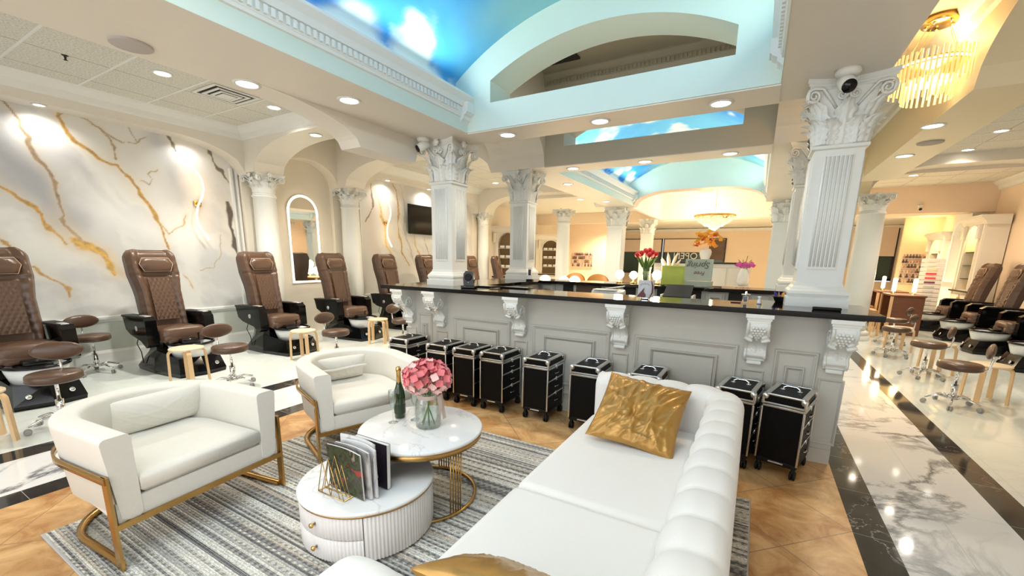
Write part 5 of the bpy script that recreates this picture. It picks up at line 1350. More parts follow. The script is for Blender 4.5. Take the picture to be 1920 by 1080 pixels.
    sh.grid(lambda u, v: ((lambda f, q: tuple(f[i] * (1 - v) + q[i] * v for i in range(3)))(front(u, 1), back(u, 1))), 25, 3, True, M)
    sh.build('back_shell', LEATHD, t)
    q_ = MB(); quilt(q_, 0.26, 0.58, M @ T(0.088, 0, 0.10, rz=PI / 2)); qo = q_.build('quilted_panel', LEATHD if 0 else LEATHER, t)
    hp = MB(); hexa = [(-0.15, 0.03), (-0.19, 0.13), (-0.15, 0.21), (0.15, 0.21), (0.19, 0.13), (0.15, 0.03)]
    def hx(s2, d): return [(d, a * s2, 0.735 + (z - 0.12) * s2 + 0.12) for a, z in hexa]
    vs = hx(1, 0.09) + hx(1.0, 0.115) + hx(0.93, 0.135) + hx(0.6, 0.148); fs = [tuple(18 + k for k in range(6))]
    for i in range(3):
        for k in range(6): fs.append((i * 6 + k, i * 6 + (k + 1) % 6, (i + 1) * 6 + (k + 1) % 6, (i + 1) * 6 + k))
    hp.add(vs, fs, True, M); h = hp.build('head_pillow', LEATHER, t)
    MB().tube([(0.118, a * 1.0, 0.735 + z) for a, z in hexa], 0.005, 6, closed=True, M=M).build('piping', PIPING, h)
    # arm rests: faceted gloss shells
    for s2 in (-1, 1):
        a = MB(); y0, y1 = s2 * 0.275, s2 * 0.40
        side = [(-0.26, 0.70), (-0.27, 0.735), (0.34, 0.76), (0.40, 0.72), (0.41, 0.40), (0.34, 0.36), (0.20, 0.44), (-0.10, 0.50), (-0.22, 0.56)]
        a.prism(side, min(y0, y1), max(y0, y1), 'y')
        ar = a.build('armrest', BLACKGL, t)
        MB().rbox(-0.25, 0.36, min(s2 * 0.265, s2 * 0.415), max(s2 * 0.265, s2 * 0.415), 0.735, 0.765, 0.012, 2, M=T(0, 0, 0, ry=-0.03)).build('arm_pad', BLACKM, ar)
        MB().lathe([(0.034, 0), (0.034, 0.004), (0, 0.004)], 20, T(0.12, s2 * 0.40, 0.60, rx=-s2 * PI / 2, s=(1, 1, 1))).build('badge', SILVER, ar)
        MB().rbox(0.18, 0.34, min(s2 * 0.30, s2 * 0.37), max(s2 * 0.30, s2 * 0.37), 0.764, 0.776, 0.004, 1).build('remote', SILVER, ar)
    MB().rbox(0.30, 0.55, -0.14, 0.14, 0.345, 0.40, 0.02).build('leg_support', BLACKM, t)
    MB().tube([(-0.1, -0.30, 0.50), (-0.12, -0.34, 0.36), (-0.05, -0.33, 0.25), (0.0, -0.34, 0.10)], 0.006, 6).build('power_cable', BLACKM, t)
    return t
ps = [(-7.12, 1.24, 0.02, 'brown pedicure chair cut by the left picture edge'), (-7.12, 2.68, 0.0, 'brown pedicure chair under the wavy sconce of the first mural'), (-7.12, 4.13, 0.0, 'brown pedicure chair before the first round wall column'),
      (-7.12, 5.58, 0.0, 'brown pedicure chair right beside the arched mirror'), (-7.12, 6.98, 0.0, 'brown pedicure chair left of the second mural, partly behind the counter corner'), (-7.12, 8.35, 0.0, 'brown pedicure chair whose back shows just left of the front counter column'),
      (-7.12, 10.25, 0.0, 'brown pedicure chair showing only a sliver right of the front counter column'), (-7.12, 11.75, 0.35, 'brown pedicure chair back seen over the counter before the arched shelf')]
pc = None; CH = []
for (x, y, rz, lb) in ps:
    pc_ = pedi_chair(lb, x, y, rz) if pc is None else dup(pc, (x, y, 0), rz, lb)
    pc = pc or pc_
for (x, y, lb) in ((4.4, 9.45, 'brown pedicure chair nearest in the right aisle, cut by the picture edge'), (4.4, 10.9, 'brown pedicure chair with visible seat and round badge at the right edge'), (4.4, 12.4, 'brown pedicure chair whose back stands up before the white wall niches'), (4.4, 13.9, 'farthest brown pedicure chair in the right aisle, by the white cabinets')):
    dup(pc, (x, y, 0), PI, lb)
def tech_stool(label, x, y, rz):
    t = thing('technician_stool', label, 'stool', (x, y, 0), rz)
    MB().lathe([(0.0, 0.435), (0.17, 0.435), (0.185, 0.445), (0.19, 0.47), (0.187, 0.50), (0.175, 0.513), (0.0, 0.518)], 36, cap=False).build('seat', LEATHER, t)
    MB().lathe([(0.189, 0.452), (0.192, 0.455), (0.189, 0.458)], 36, cap=False).build('seat_piping', LEATHD, t)
    MB().lathe([(0.03, 0.10), (0.03, 0.26), (0.014, 0.262), (0.014, 0.43), (0.06, 0.432)], 18).build('gas_column', CHROME, t)
    k = MB()
    k.lathe([(0.045, 0.085), (0.045, 0.115), (0.03, 0.13)], 16)
    k.build('hub', CHROME, t)
    for i in range(5):
        a = 2 * PI * i / 5 + 0.3; c, s_ = math.cos(a), math.sin(a)
        l = MB().tube([(0.03 * c, 0.03 * s_, 0.105), (0.12 * c, 0.12 * s_, 0.115), (0.235 * c, 0.235 * s_, 0.075)], [0.016, 0.014, 0.010], 8).build('base_arm', CHROME, t)
        w = MB(); 
        for d in (-0.012, 0.012): w.lathe([(0.0, -0.008), (0.02, -0.008), (0.027, -0.004), (0.027, 0.004), (0.02, 0.008), (0.0, 0.008)], 14, T(0.24 * c, 0.24 * s_, 0.027, rz=a + 1.2) @ T(0, 0, 0, ry=PI / 2) @ T(0, 0, d), cap=False)
        w.build('caster', SKIRT, l)
    # oval backrest on a curved arm
    MB().tube([(-0.12, 0, 0.44), (-0.22, 0, 0.47), (-0.235, 0, 0.60), (-0.21, 0, 0.66)], 0.011, 8).build('back_arm', CHROME, t)
    b = MB(); b.sphere((0, 0, 0), 0.1, 20, 12, (0.36, 1.85, 0.85), M=T(-0.205, 0, 0.675, ry=-0.12)); b.build('backrest', LEATHER, t)
    return t
ts = None
for (x, y, rz, lb) in ((-5.42, 1.13, -0.45, 'brown round rolling stool with oval back at the left picture edge'), (-5.38, 2.60, 0.1, 'brown rolling stool with oval back behind the leftmost armchair'), (-5.27, 4.0, 0.1, 'brown rolling stool with oval back behind the second armchair'),
                       (-5.30, 5.40, 0.1, 'brown rolling stool with oval back beside the counter corner'), (-7.5, 1.97, 0.1, 'brown rolling stool tucked between the first two pedicure chairs'),
                       (2.10, 6.5, PI - 0.3, 'brown rolling stool nearest in the right aisle'), (2.22, 8.0, PI - 0.4, 'brown rolling stool second in the right aisle'), (2.2, 9.55, PI - 0.5, 'brown rolling stool third in the right aisle'), (2.50, 11.05, PI - 0.5, 'brown rolling stool farthest in the right aisle'),
                       (2.72, 5.35, 0.4, 'brown rolling stool whose wheel pokes in at the right picture edge')):
    ts_ = tech_stool(lb, x, y, rz) if ts is None else dup(ts, (x, y, 0), rz, lb)
    ts = ts or ts_
def wood_stool(label, x, y, rz):
    t = thing('wooden_stool', label, 'stool', (x, y, 0), rz)
    MB().lathe([(0.0, 0.425), (0.172, 0.425), (0.178, 0.43), (0.178, 0.444), (0.172, 0.448), (0.0, 0.448)], 40, cap=False).build('seat', BIRCHT, t)
    for i in range(4):
        a = i * PI / 2 + PI / 4; M = Matrix.Rotation(a, 4, 'Z')
        b = MB(); prof = [(0.05, 0.418)] + [(0.135 + 0.05 * math.sin(k * PI / 12), 0.418 - 0.05 + 0.05 * math.cos(k * PI / 12)) for k in range(7)] + [(0.197, 0.0)]
        rows = []
        for j, (r_, z) in enumerate(prof):
            q = prof[min(j + 1, len(prof) - 1)]; p0 = prof[max(j - 1, 0)]; d = Vector((q[0] - p0[0], q[1] - p0[1])).normalized(); nx, nz = d.y, -d.x
            th = 0.012; rows.append([(r_ + nx * th, -0.024, z + nz * th), (r_ + nx * th, 0.024, z + nz * th), (r_ - nx * th, 0.024, z - nz * th), (r_ - nx * th, -0.024, z - nz * th)])
        vs = [p_ for r_ in rows for p_ in r_]; fs = [(0, 1, 2, 3), tuple((len(rows) - 1) * 4 + k for k in (3, 2, 1, 0))]
        for j in range(len(rows) - 1):
            for k in range(4): fs.append((j * 4 + k, j * 4 + (k + 1) % 4, (j + 1) * 4 + (k + 1) % 4, (j + 1) * 4 + k))
        b.add(vs, fs, False, M); b.build('leg', BIRCH, t)
    return t
ws = None
for (x, y, rz, lb) in ((-5.45, 0.66, 0.1, 'birch stool half hidden behind the brown stool at the left picture edge'), (-5.99, 2.40, 0.5, 'birch stool in front of the second pedicure chair'), (-5.97, 3.95, 0.4, 'birch stool in front of the third pedicure chair'), (-5.97, 5.45, 0.6, 'birch stool in front of the fourth pedicure chair, near the counter corner'),
                       (2.52, 7.0, 0.2, 'birch stool nearest in the right aisle, at the picture edge'), (2.47, 8.45, 0.25, 'birch stool second in the right aisle'), (2.42, 10.2, 0.3, 'birch stool third in the right aisle'), (2.38, 11.95, 0.2, 'birch stool farthest in the right aisle')):
    ws_ = wood_stool(lb, x, y, rz) if ws is None else dup(ws, (x, y, 0), rz, lb)
    ws = ws or ws_

# ================================================================== ON THE LEFT WALL
MIRR = mat('mirror_silver', (0.86, 0.86, 0.84), 0.02, 1.0)
def arch_outline(hw, z0, zs, n=24):
    return [(-hw, z0), (hw, z0)] + [(hw * math.cos(PI * k / n), zs + hw * math.sin(PI * k / n)) for k in range(n + 1)]
mr = thing('arched_mirror', 'arched wall mirror with glowing white light border between the round columns', 'mirror', (XL + 0.012, 5.46, 0))
MB().prism(arch_outline(0.335, 1.02, 2.40), 0.001, 0.022, 'x').build('mirror_back', WHITE, mr)
MB().prism(arch_outline(0.285, 1.07, 2.40), 0.0225, 0.026, 'x').build('mirror_glass', MIRR, mr)
MB().tube([(0.026, y, z) for y, z in arch_outline(0.31, 1.045, 2.40)], 0.016, 8, closed=True).build('light_border', LED, mr)
tv = thing('wall_television', 'black flat television hung on the second marble mural', 'television', (XL + 0.02, 8.98, 2.52))
MB().rbox(0.05, 0.09, -0.62, 0.62, -0.37, 0.37, 0.006, 1).build('screen_housing', BLACKM, tv)
MB().box(0.0902, 0.092, -0.60, 0.60, -0.345, 0.355).build('screen', BLACKGL, tv)
MB().rbox(-0.012, 0.05, -0.12, 0.12, -0.12, 0.12, 0.01, 1).build('wall_bracket', BLACKM, tv)
def sconce(y, label):
    t = thing('wavy_sconce', label, 'wall lamp', (XL + 0.01, y, 2.36))
    MB().rbox(0.0, 0.03, -0.05, 0.05, -0.045, 0.045, 0.008, 2).rbox(0.03, 0.11, -0.02, 0.02, -0.02, 0.02, 0.006, 1).build('wall_mount', BRASS, t)
    key = [(-0.07, 0.57), (-0.01, 0.50), (0.05, 0.38), (0.07, 0.24), (0.03, 0.10), (-0.04, -0.03), (-0.08, -0.18), (-0.07, -0.32), (-0.01, -0.45), (0.06, -0.56)]
    pts = []
    for k in range(37):
        q = k / 36 * 9; i = min(8, int(q)); w = q - i; w = w * w * (3 - 2 * w) * 0.3 + w * 0.7; pts.append((0.115, key[i][0] * (1 - w) + key[i + 1][0] * w, key[i][1] * (1 - w) + key[i + 1][1] * w))
    MB().tube(pts, 0.014, 8).build('light_ribbon', emat('sconce_glow', (1.0, 0.74, 0.42), 3.2), t)
    for z in (0.30, -0.05, -0.35): point('sconce_light', (0.20, 0.02, z), 0.25, WARMER, 0.06, parent=t)
    return t
sconce(3.62, 'wavy glowing gold sconce on the first marble mural'); sconce(7.66, 'wavy glowing gold sconce on the second marble mural')
o = MB().rbox(XL + 0.02, XL + 0.032, 2.02, 2.10, 0.36, 0.48, 0.004, 1).build('wall_outlet', mat('outlet_tan', (0.5, 0.46, 0.38), 0.5)); tag(o, 'small wall outlet below the chair rail between the first pedicure chairs', 'outlet')

# ================================================================== ON THE CEILING
def cam_dome(label, x, y, z, rz, s=1.0):
    t = thing('security_camera', label, 'security camera', (x, y, z), rz)
    MB().lathe([(0.06 * s, 0), (0.062 * s, -0.02 * s), (0.05 * s, -0.035 * s), (0, -0.035 * s)], 20).build('mount', WHITE, t)
    MB().lathe([(0.0, -0.07 * s), (0.035 * s, -0.06 * s), (0.042 * s, -0.02 * s), (0.042 * s, 0.05 * s), (0.0, 0.06 * s)], 20, T(0, 0, -0.07 * s, rx=-PI / 2 + 0.5), cap=False).build('housing', WHITE, t)
    MB().lathe([(0.036 * s, 0), (0.03 * s, -0.012 * s), (0.0, -0.016 * s)], 20, T(0, -0.058 * s, -0.105 * s, rx=-PI / 2 + 0.5 + PI * 0), cap=False).build('lens_face', BLACKGL, t)
    for ch in t.children:
        pass
    return t
cam_dome('white security camera with black face above the largest column capital', 0.40, 4.02, SOF, 0.15, 1.25)
cam_dome('white security camera with black face above the front left column capital', -3.52, 4.02, SOF, -0.55, 1.15)
def disc_thing(name, label, cat, x, y, z, r, m_, th=0.012, sx=1, group=None):
    o = MB().lathe([(r, 0), (r * 1.0, -th), (r * 0.95, -th * 1.2), (0, -th * 1.1)], 32, T(0, 0, 0, s=(sx, 1, 1)), cap=False).build(name, m_, loc=(x, y, z)); tag(o, label, cat); return o
disc_thing('ceiling_speaker', 'round grey speaker grille in the left walkway beam', 'speaker', -3.73, 1.43, SOF, 0.115, mat('speaker_grey', (0.50, 0.47, 0.45), 0.7, bump=0.3, bscale=400))
disc_thing('ceiling_speaker', 'oval grey speaker grille in the right walkway soffit', 'speaker', 1.52, 6.72, SOF, 0.115, mat('speaker_grey_b', (0.42, 0.38, 0.33), 0.7))
def vent(label, x, y, z, w=0.55):
    t = thing('ceiling_vent', label, 'air vent', (x, y, z))
    fr = MB()
    for k, (q, h) in enumerate(((w / 2, 0.0), (w * 0.36, -0.012), (w * 0.24, -0.022))):
        a, b_ = q, q - w * 0.06
        for (x0, x1, y0, y1) in ((-a, a, -a, -b_), (-a, a, b_, a), (-a, -b_, -b_, b_), (b_, a, -b_, b_)): fr.box(x0, x1, y0, y1, -0.014 + h * 0.5, -0.004 + h * 0.5)
    fr.build('frame', WHITE, t); MB().box(-w * 0.48, w * 0.48, -w * 0.48, w * 0.48, -0.004, -0.001).build('backing', DARKV, t)
    MB().box(-w * 0.15, w * 0.15, -w * 0.15, w * 0.15, -0.03, -0.024).build('centre_plate', WHITE, t)
vent('square air vent in the tiled ceiling above the second pedicure chair', -6.20, 3.32, TILEZ); vent('grey air vent in the far left tiled ceiling between two columns', -5.35, 9.75, TILEZ, 0.6)
vent('dark round-looking vent in the far right tiled ceiling', 3.3, 13.0, TILEZ, 0.6); vent('air vent at the right picture edge in the tiled ceiling', 3.9, 9.6, TILEZ, 0.6)
sp = thing('sprinkler_head', 'tiny dark sprinkler head in the left tiled ceiling', 'sprinkler', (-6.55, 1.92, TILEZ)); MB().lathe([(0.03, 0), (0.012, -0.01), (0.008, -0.04), (0.02, -0.045), (0.0, -0.048)], 12).build('head', DARKV, sp)
o = MB().lathe([(0.012, 0), (0.012, -0.08), (0, -0.085)], 10).build('sprinkler_head', BRASS, loc=(-1.60, 5.2, 4.15)); tag(o, 'small sprinkler seen through the arched opening over the cross beam', 'sprinkler')
tv_ = MB().box(-0.25, 0.25, -0.2, 0.2, -0.02, 0.0).build('ceiling_hatch', DARKV, loc=(-2.55, 5.5, 4.149)); tag(tv_, 'dark grille seen through the left part of the arched opening', 'air vent')

# ================================================================== CHANDELIERS
CRYS = mat('crystal_warm', (0.95, 0.80, 0.52), 0.08, emis=(1.0, 0.60, 0.18), estr=0.45)
ch = thing('crystal_chandelier', 'round gold ring chandelier with hanging crystal rods at top right', 'chandelier', (1.10, 5.25, 3.24))
MB().lathe([(0.0, 0.385), (0.125, 0.385), (0.125, 0.335), (0.12, 0.33), (0.0, 0.33)], 36, cap=False).build('canopy', BRASS, ch)
for k in range(5):
    a = k * 1.2566 + 0.3; MB().lathe([(0.012, 0), (0.014, -0.012), (0, -0.02)], 10, T(0.09 * math.cos(a), 0.09 * math.sin(a), 0.33)).build('canopy_stud', CHROME, ch)
for k in range(4):
    a = k * PI / 2 + 0.5; MB().tube([(0.08 * math.cos(a), 0.08 * math.sin(a), 0.33), (0.245 * math.cos(a), 0.245 * math.sin(a), 0.0)], 0.0018, 5).build('cable', BRASS, ch)
MB().lathe([(0.235, -0.012), (0.262, -0.012), (0.262, 0.018), (0.235, 0.018)], 48).build('ring_frame', BRASS, ch)
MB().lathe([(0.2634, -0.010), (0.2654, -0.010), (0.2654, 0.006), (0.2634, 0.006)], 48).build('light_ring', emat('ring_glow', (1.0, 0.82, 0.5), 5), ch)
MB().lathe([(0.13, -0.12), (0.15, -0.12), (0.15, -0.10), (0.13, -0.10)], 36).build('inner_ring', emat('inner_glow', (1.0, 0.85, 0.55), 4), ch)
rod = None
def crystal(x, y, z, rz, s):
    global rod
    if rod is None:
        rod = MB().box(-0.0075, 0.0075, -0.004, 0.004, -0.20, 0.075).add([(0, 0, -0.212)], []).build('crystal_rod', CRYS, ch); o = rod
    else:
        o = rod.copy(); C.objects.link(o); o.parent = ch
    o.location = (x, y, z); o.rotation_euler = (0, 0, rz); o.scale = (1, 1, s)
for k in range(52):
    a = 2 * PI * k / 52; crystal(0.278 * math.cos(a), 0.278 * math.sin(a), 0.01, a + PI / 2, 0.78 + 0.18 * (k % 2))
for k in range(26):
    a = 2 * PI * k / 26; crystal(0.165 * math.cos(a), 0.165 * math.sin(a), -0.14, a + PI / 2, 0.62)
point('lamp', (0, 0, 0.12), 11, (1.0, 0.62, 0.26), 0.12, parent=ch); point('lamp', (0, 0, -0.06), 5, (1.0, 0.66, 0.32), 0.08, parent=ch)
BEAD = mat('crystal_bead', (0.98, 0.85, 0.6), 0.1, emis=(1.0, 0.70, 0.30), estr=0.7)
def bowl_chandelier(label, x, y, z, R, H, zceil, n):
    t = thing('crystal_chandelier', label, 'chandelier', (x, y, z))
    MB().lathe([(0, zceil - z), (0.15, zceil - z), (0.15, zceil - z - 0.04), (0.006, zceil - z - 0.05), (0.006, -0.02), (0.0, -0.02)], 16, cap=False).build('canopy', BRASS, t)
    MB().lathe([(R, 0), (R + 0.02, 0), (R + 0.02, 0.05), (R, 0.05)], 30).build('rim', BRASS, t)
    b = MB(); r_ = random.Random(2)
    for i in range(n):
        a = r_.random() * 6.283; q = r_.random() ** 0.5; b.sphere((R * q * math.cos(a), R * q * math.sin(a), -H * (1 - q) ** 0.9 - 0.02 + r_.uniform(-.02, .02)), R * 0.05, 6, 4)
    o = b.build('crystal_beads', BEAD, t); o['kind'] = 'stuff'
    point('lamp', (0, 0, -0.55), 60, WARMER, 0.2, parent=t)
bowl_chandelier('wide crystal bead ceiling chandelier hanging over the white reception desk', -1.25, 14.0, 2.84, 0.54, 0.36, 4.2, 420)
bowl_chandelier('small distant crystal chandelier high under the arch above the big one', -1.66, 14.9, 3.70, 0.20, 0.16, 4.2, 90)

# ================================================================== WRITING
def text_mb(txt, size, depth=0.004, mirror=False, M=None, shear=0.0):
    cu = bpy.data.curves.new('t', 'FONT'); cu.body = txt; cu.size = size; cu.extrude = depth; cu.align_x = 'CENTER'; cu.align_y = 'CENTER'; cu.shear = shear; cu.resolution_u = 4
    o = bpy.data.objects.new('t', cu); C.objects.link(o); dg = bpy.context.evaluated_depsgraph_get(); me = bpy.data.meshes.new_from_object(o.evaluated_get(dg))
    mb = MB(); X = Matrix.Rotation(PI / 2, 4, 'X')
    if mirror: X = X @ Matrix.Diagonal((-1, 1, 1, 1))
    if M is not None: X = M @ X
    mb.add([v.co.copy() for v in me.vertices], [tuple(p.vertices) for p in me.polygons], False, X)
    bpy.data.objects.remove(o); return mb
op = text_mb('OPEN', 0.42, 0.01, True, T(-3.05, YF - 0.12, 1.76)).build('open_letters', SHOPL); tag(op, 'large pale OPEN lettering in the far window, seen from behind', 'sign')
pn = MB().box(-2.05, -1.40, YF - 0.14, YF - 0.10, 1.60, 2.52).build('dark_poster', mat('poster_dark', (0.12, 0.07, 0.05), 0.5, var=0.6, scale=3)); tag(pn, 'dark framed poster at the right end of the far window', 'poster')

# ================================================================== THINGS ON THE COUNTERS
ZS = 1.2405
sp = thing('table_speaker', 'black upright desk phone cradle with round top at left on the front counter', 'desk device', (-2.86, 3.99, ZS), 0.35)
MB().rbox(-0.085, 0.085, -0.05, 0.06, 0.0, 0.03, 0.008).build('foot', BLACKGL, sp)
b = MB(); b.prism([(-0.055, 0.02), (0.055, 0.02), (0.062, 0.10), (0.055, 0.165), (0.03, 0.195), (-0.03, 0.195), (-0.055, 0.165), (-0.06, 0.10)], -0.03, 0.035, 'y'); b.build('body', BLACKGL, sp)
MB().lathe([(0.042, 0), (0.042, 0.008), (0.034, 0.01), (0.0, 0.004)], 24, T(0, -0.031, 0.125, rx=PI / 2)).build('round_face', BLACKM, sp); MB().lathe([(0.006, 0), (0.006, 0.002), (0, 0.002)], 12, T(0, -0.031, 0.065, rx=PI / 2)).build('button', SILVER, sp)
tag(MB().tube([(-2.78, 4.02, ZS + .006), (-2.66, 4.10, ZS + .004), (-2.58, 4.02, ZS + .004), (-2.45, 4.06, ZS + .004)], 0.004, 6).build('cable', BLACKM), 'thin black cable lying beside the desk phone cradle', 'cable')
for (x0, x1, y0, y1, lb) in ((-3.02, -2.72, 4.22, 4.40, 'flat black tablet lying behind the desk phone cradle'), (-2.62, -2.25, 4.28, 4.42, 'long flat black folder lying on the front counter near its left column')):
    tag(MB().rbox(x0, x1, y0, y1, ZS, ZS + 0.014, 0.004).build('tablet', BLACKGL), lb, 'tablet')
cs = thing('card_holder', 'pale grey card sign with dark red fin shapes standing on the front counter', 'sign', (-0.86, 3.95, ZS), 0.1)
MB().grid(lambda u, v: (0.075 * math.sin((u - 0.5) * 2.4), 0.03 * (1 - math.cos((u - 0.5) * 2.4)) , 0.015 + 0.155 * v), 15, 3).grid(lambda u, v: (0.072 * math.sin((u - 0.5) * 2.4), 0.004 + 0.03 * (1 - math.cos((u - 0.5) * 2.4)), 0.015 + 0.155 * v), 15, 3).build('card', mat('card_grey', (0.62, 0.62, 0.62), 0.5), cs)
MR = mat('maroon_ink', (0.12, 0.012, 0.015), 0.4)
MB().prism([(-0.075, 0.018), (-0.05, 0.055), (-0.012, 0.105), (-0.018, 0.07), (0.004, 0.04), (0.0, 0.018)], -0.012, -0.006, 'y').build('red_fin', MR, cs)
MB().tube([(0.045, -0.004, 0.165), (0.058, 0.0, 0.12), (0.057, 0.0, 0.06), (0.035, -0.004, 0.012)], [0.003, 0.006, 0.006, 0.002], 6).build('red_band', MR, cs)
MB().tube([(-0.05 + 0.008 * k, -0.003, 0.14 + 0.008 * ((k * 7) % 3 - 1) - 0.0004 * (k - 5) ** 2) for k in range(11)], 0.0016, 5).build('scribble', mat('ink_grey', (0.2, 0.2, 0.22), 0.5), cs)
MB().rbox(-0.03, 0.03, -0.03, 0.03, 0.0, 0.018, 0.006).build('stand', CHROME, cs)
pr = thing('receipt_printer', 'white desk printer with paper standing on the inner worktop', 'printer', (-1.66, 5.45, 0.8405))
MB().rbox(-0.19, 0.19, -0.16, 0.16, 0, 0.36, 0.03).build('body', PORC, pr); MB().rbox(-0.15, 0.15, -0.20, -0.05, 0.36, 0.372, 0.004).build('paper_tray', PORC, pr); MB().rbox(0.02, 0.24, -0.02, 0.12, 0.40, 0.41, 0.004, M=T(0, 0, -0.03, ry=-0.15)).build('raised_cover', PORC, pr)
MB().lathe([(0.05, 0.361), (0.05, 0.368), (0, 0.368)], 20, T(-0.02, -0.04, 0)).build('dial', SILVER, pr)
lt_ = thing('laptop_tray', 'white desk organiser with a black inner tray on the inner worktop', 'office tray', (-0.80, 5.45, 0.8405))
MB().rbox(-0.19, 0.19, -0.13, 0.13, 0, 0.30, 0.01).build('body', PORC, lt_); MB().prism([(-0.12, 0.31), (0.12, 0.44), (0.12, 0.455), (-0.12, 0.325)], -0.155, 0.155, 'x').build('black_panel', BLACKM, lt_)
for s_ in (-1, 1): MB().rbox(s_ * 0.175 - 0.012, s_ * 0.175 + 0.012, -0.12, 0.12, 0.29, 0.345, 0.006, M=T(0, 0, 0)).build('side_rail', PORC, lt_)
dp = thing('gel_dispenser', 'clear glass block dispenser with dark liquid on the front counter', 'dispenser', (-0.06, 4.16, ZS))
MB().rbox(-0.024, 0.024, -0.024, 0.024, 0, 0.065, 0.004).build('glass_block', GLASS, dp); MB().rbox(-0.014, 0.014, -0.014, 0.014, 0.012, 0.055, 0.003).build('dark_liquid', DARKV, dp); MB().lathe([(0.03, 0.066), (0.034, 0.07), (0.034, 0.078), (0.01, 0.08), (0.008, 0.1), (0.0, 0.1)], 16).build('cap', CHROME, dp)
bt_ = thing('pump_bottle', 'tiny white pump bottle beside the glass dispenser on the counter', 'bottle', (0.045, 4.15, ZS))
MB().lathe([(0.0, 0.0), (0.018, 0.0), (0.02, 0.01), (0.008, 0.04), (0.008, 0.048), (0.018, 0.062), (0.0, 0.066)], 16, cap=False).build('body', PORC, bt_)
tag(MB().rbox(-0.17, -0.09, 4.13, 4.15, ZS, ZS + 0.008, 0.003).build('pen', MR), 'short dark red pen beside the glass dispenser', 'pen')
tag(MB().rbox(0.40, 0.58, 3.93, 3.96, ZS, ZS + 0.022, 0.006).build('slim_case', BLACKM), 'slim black case lying on the front counter before the largest column', 'case')
fg = thing('flower_figurine', 'small blue flower ornament in a black dish beside the largest column base', 'ornament', (0.20, 4.45, ZS))
MB().lathe([(0.03, 0.0), (0.035, 0.01), (0.05, 0.045), (0.06, 0.05), (0.0, 0.03)], 20).build('dish', BLACKM, fg)
for k in range(7):
    a = k * 0.9; M = T(0.025 * math.cos(a), 0.02 * math.sin(a), 0.05, rz=a, ry=0.5); mb = MB(); mb.grid(lambda u, v: ((u - .5) * 0.03 * math.sin(PI * (.1 + .85 * v)), 0, 0.05 * v), 4, 5, M=M); mb.build('petal', mat('blue_petal', (0.06, 0.05, 0.30), 0.4) if k < 5 else ORANGE, fg)
# back counter
tl = thing('tulip_vase', 'clear glass vase holding the red tulips on the back counter', 'vase', (-1.40, 6.36, ZS))
MB().lathe([(0.0, 0.0), (0.055, 0.0), (0.06, 0.01), (0.06, 0.20), (0.075, 0.24), (0.07, 0.24), (0.055, 0.20), (0.055, 0.012), (0, 0.012)], 24, cap=False).build('glass_body', GLASS, tl)
tb = thing('tulip_bouquet', 'bunch of deep red tulips in a glass vase on the back counter', 'flowers', (-1.40, 6.36, ZS)); r_ = random.Random(6)
for k in range(13):
    a = k * 2.4; q = 0.15 * math.sqrt((k + .5) / 13); x, y = q * math.cos(a), q * math.sin(a); z = 0.47 - 0.07 * (q / 0.15) ** 2 + r_.uniform(-.01, .01)
    MB().tube([(x * 0.15, y * 0.15, 0.015), (x * 0.35, y * 0.35, 0.22), (x, y, z - 0.03)], 0.004, 6).build('stem', STEM, tb)
    mb = MB(); mb.lathe([(0.004, -0.035), (0.026, -0.015), (0.032, 0.01), (0.026, 0.035), (0.012, 0.045)], 10, T(x, y, z, rx=-y * 2.5, ry=x * 2.5)); mb.build('tulip_head', RED, tb)
for k in range(8):
    a = k * 0.8; mb = MB(); mb.grid(lambda u, v: ((0.03 + 0.12 * v ** 1.3) , (u - 0.5) * 0.05 * math.sin(PI * (0.1 + 0.85 * v)), 0.2 + 0.2 * v - 0.02 * (2 * u - 1) ** 2), 5, 8, M=Matrix.Rotation(a, 4, 'Z')); mb.build('leaf', STEM, tb)
gb = thing('green_box', 'lime green gift box standing on the back counter', 'box', (-1.03, 6.48, ZS)); MB().rbox(-0.17, 0.17, -0.03, 0.05, 0, 0.27, 0.004).build('body', mat('lime_card', (0.42, 0.50, 0.06), 0.45, var=0.15, scale=6), gb)
MB().rbox(-0.172, 0.172, -0.034, 0.054, 0.255, 0.275, 0.003).build('lid', mat('lime_lid', (0.46, 0.55, 0.08), 0.45), gb)
ln = thing('display_box', 'iridescent grey green box with an upside-down script word on the back counter', 'box', (-0.68, 6.34, ZS), -0.05)
IRI = mat('iridescent_card', (0.36, 0.42, 0.32), 0.35, var=0.35, scale=3)
MB().rbox(-0.17, 0.17, -0.10, 0.08, 0, 0.075, 0.003).build('body', IRI, ln); M_ = T(0, -0.115, 0.08, rx=-0.06)
MB().rbox(-0.175, 0.175, 0.0, 0.012, 0.0, 0.29, 0.003, M=M_).build('lid', IRI, ln)
text_mb('Spring', 0.115, 0.001, False, T(0.0, -0.118, 0.29, rx=-0.06) @ Matrix.Rotation(PI, 4, 'Y'), 0.3).build('script_word', mat('ink_dark_green', (0.08, 0.09, 0.05), 0.5), ln)
text_mb('Free', 0.075, 0.001, False, T(0.02, -0.120, 0.185, rx=-0.06) @ Matrix.Rotation(PI, 4, 'Y'), 0.3).build('red_word', MR, ln)
tag(MB().lathe([(0.0, 0.0), (0.03, 0.0), (0.012, 0.01), (0.012, 0.012), (0.0, 0.012)], 16).build('eyeglasses_dish', DARKV, loc=(-1.12, 6.22, ZS)), 'small dark dish in front of the lime green box', 'dish')
cf = thing('card_terminal', 'grey payment terminal standing at the left end of the back counter', 'payment terminal', (-3.09, 5.95, ZS), 0.2)
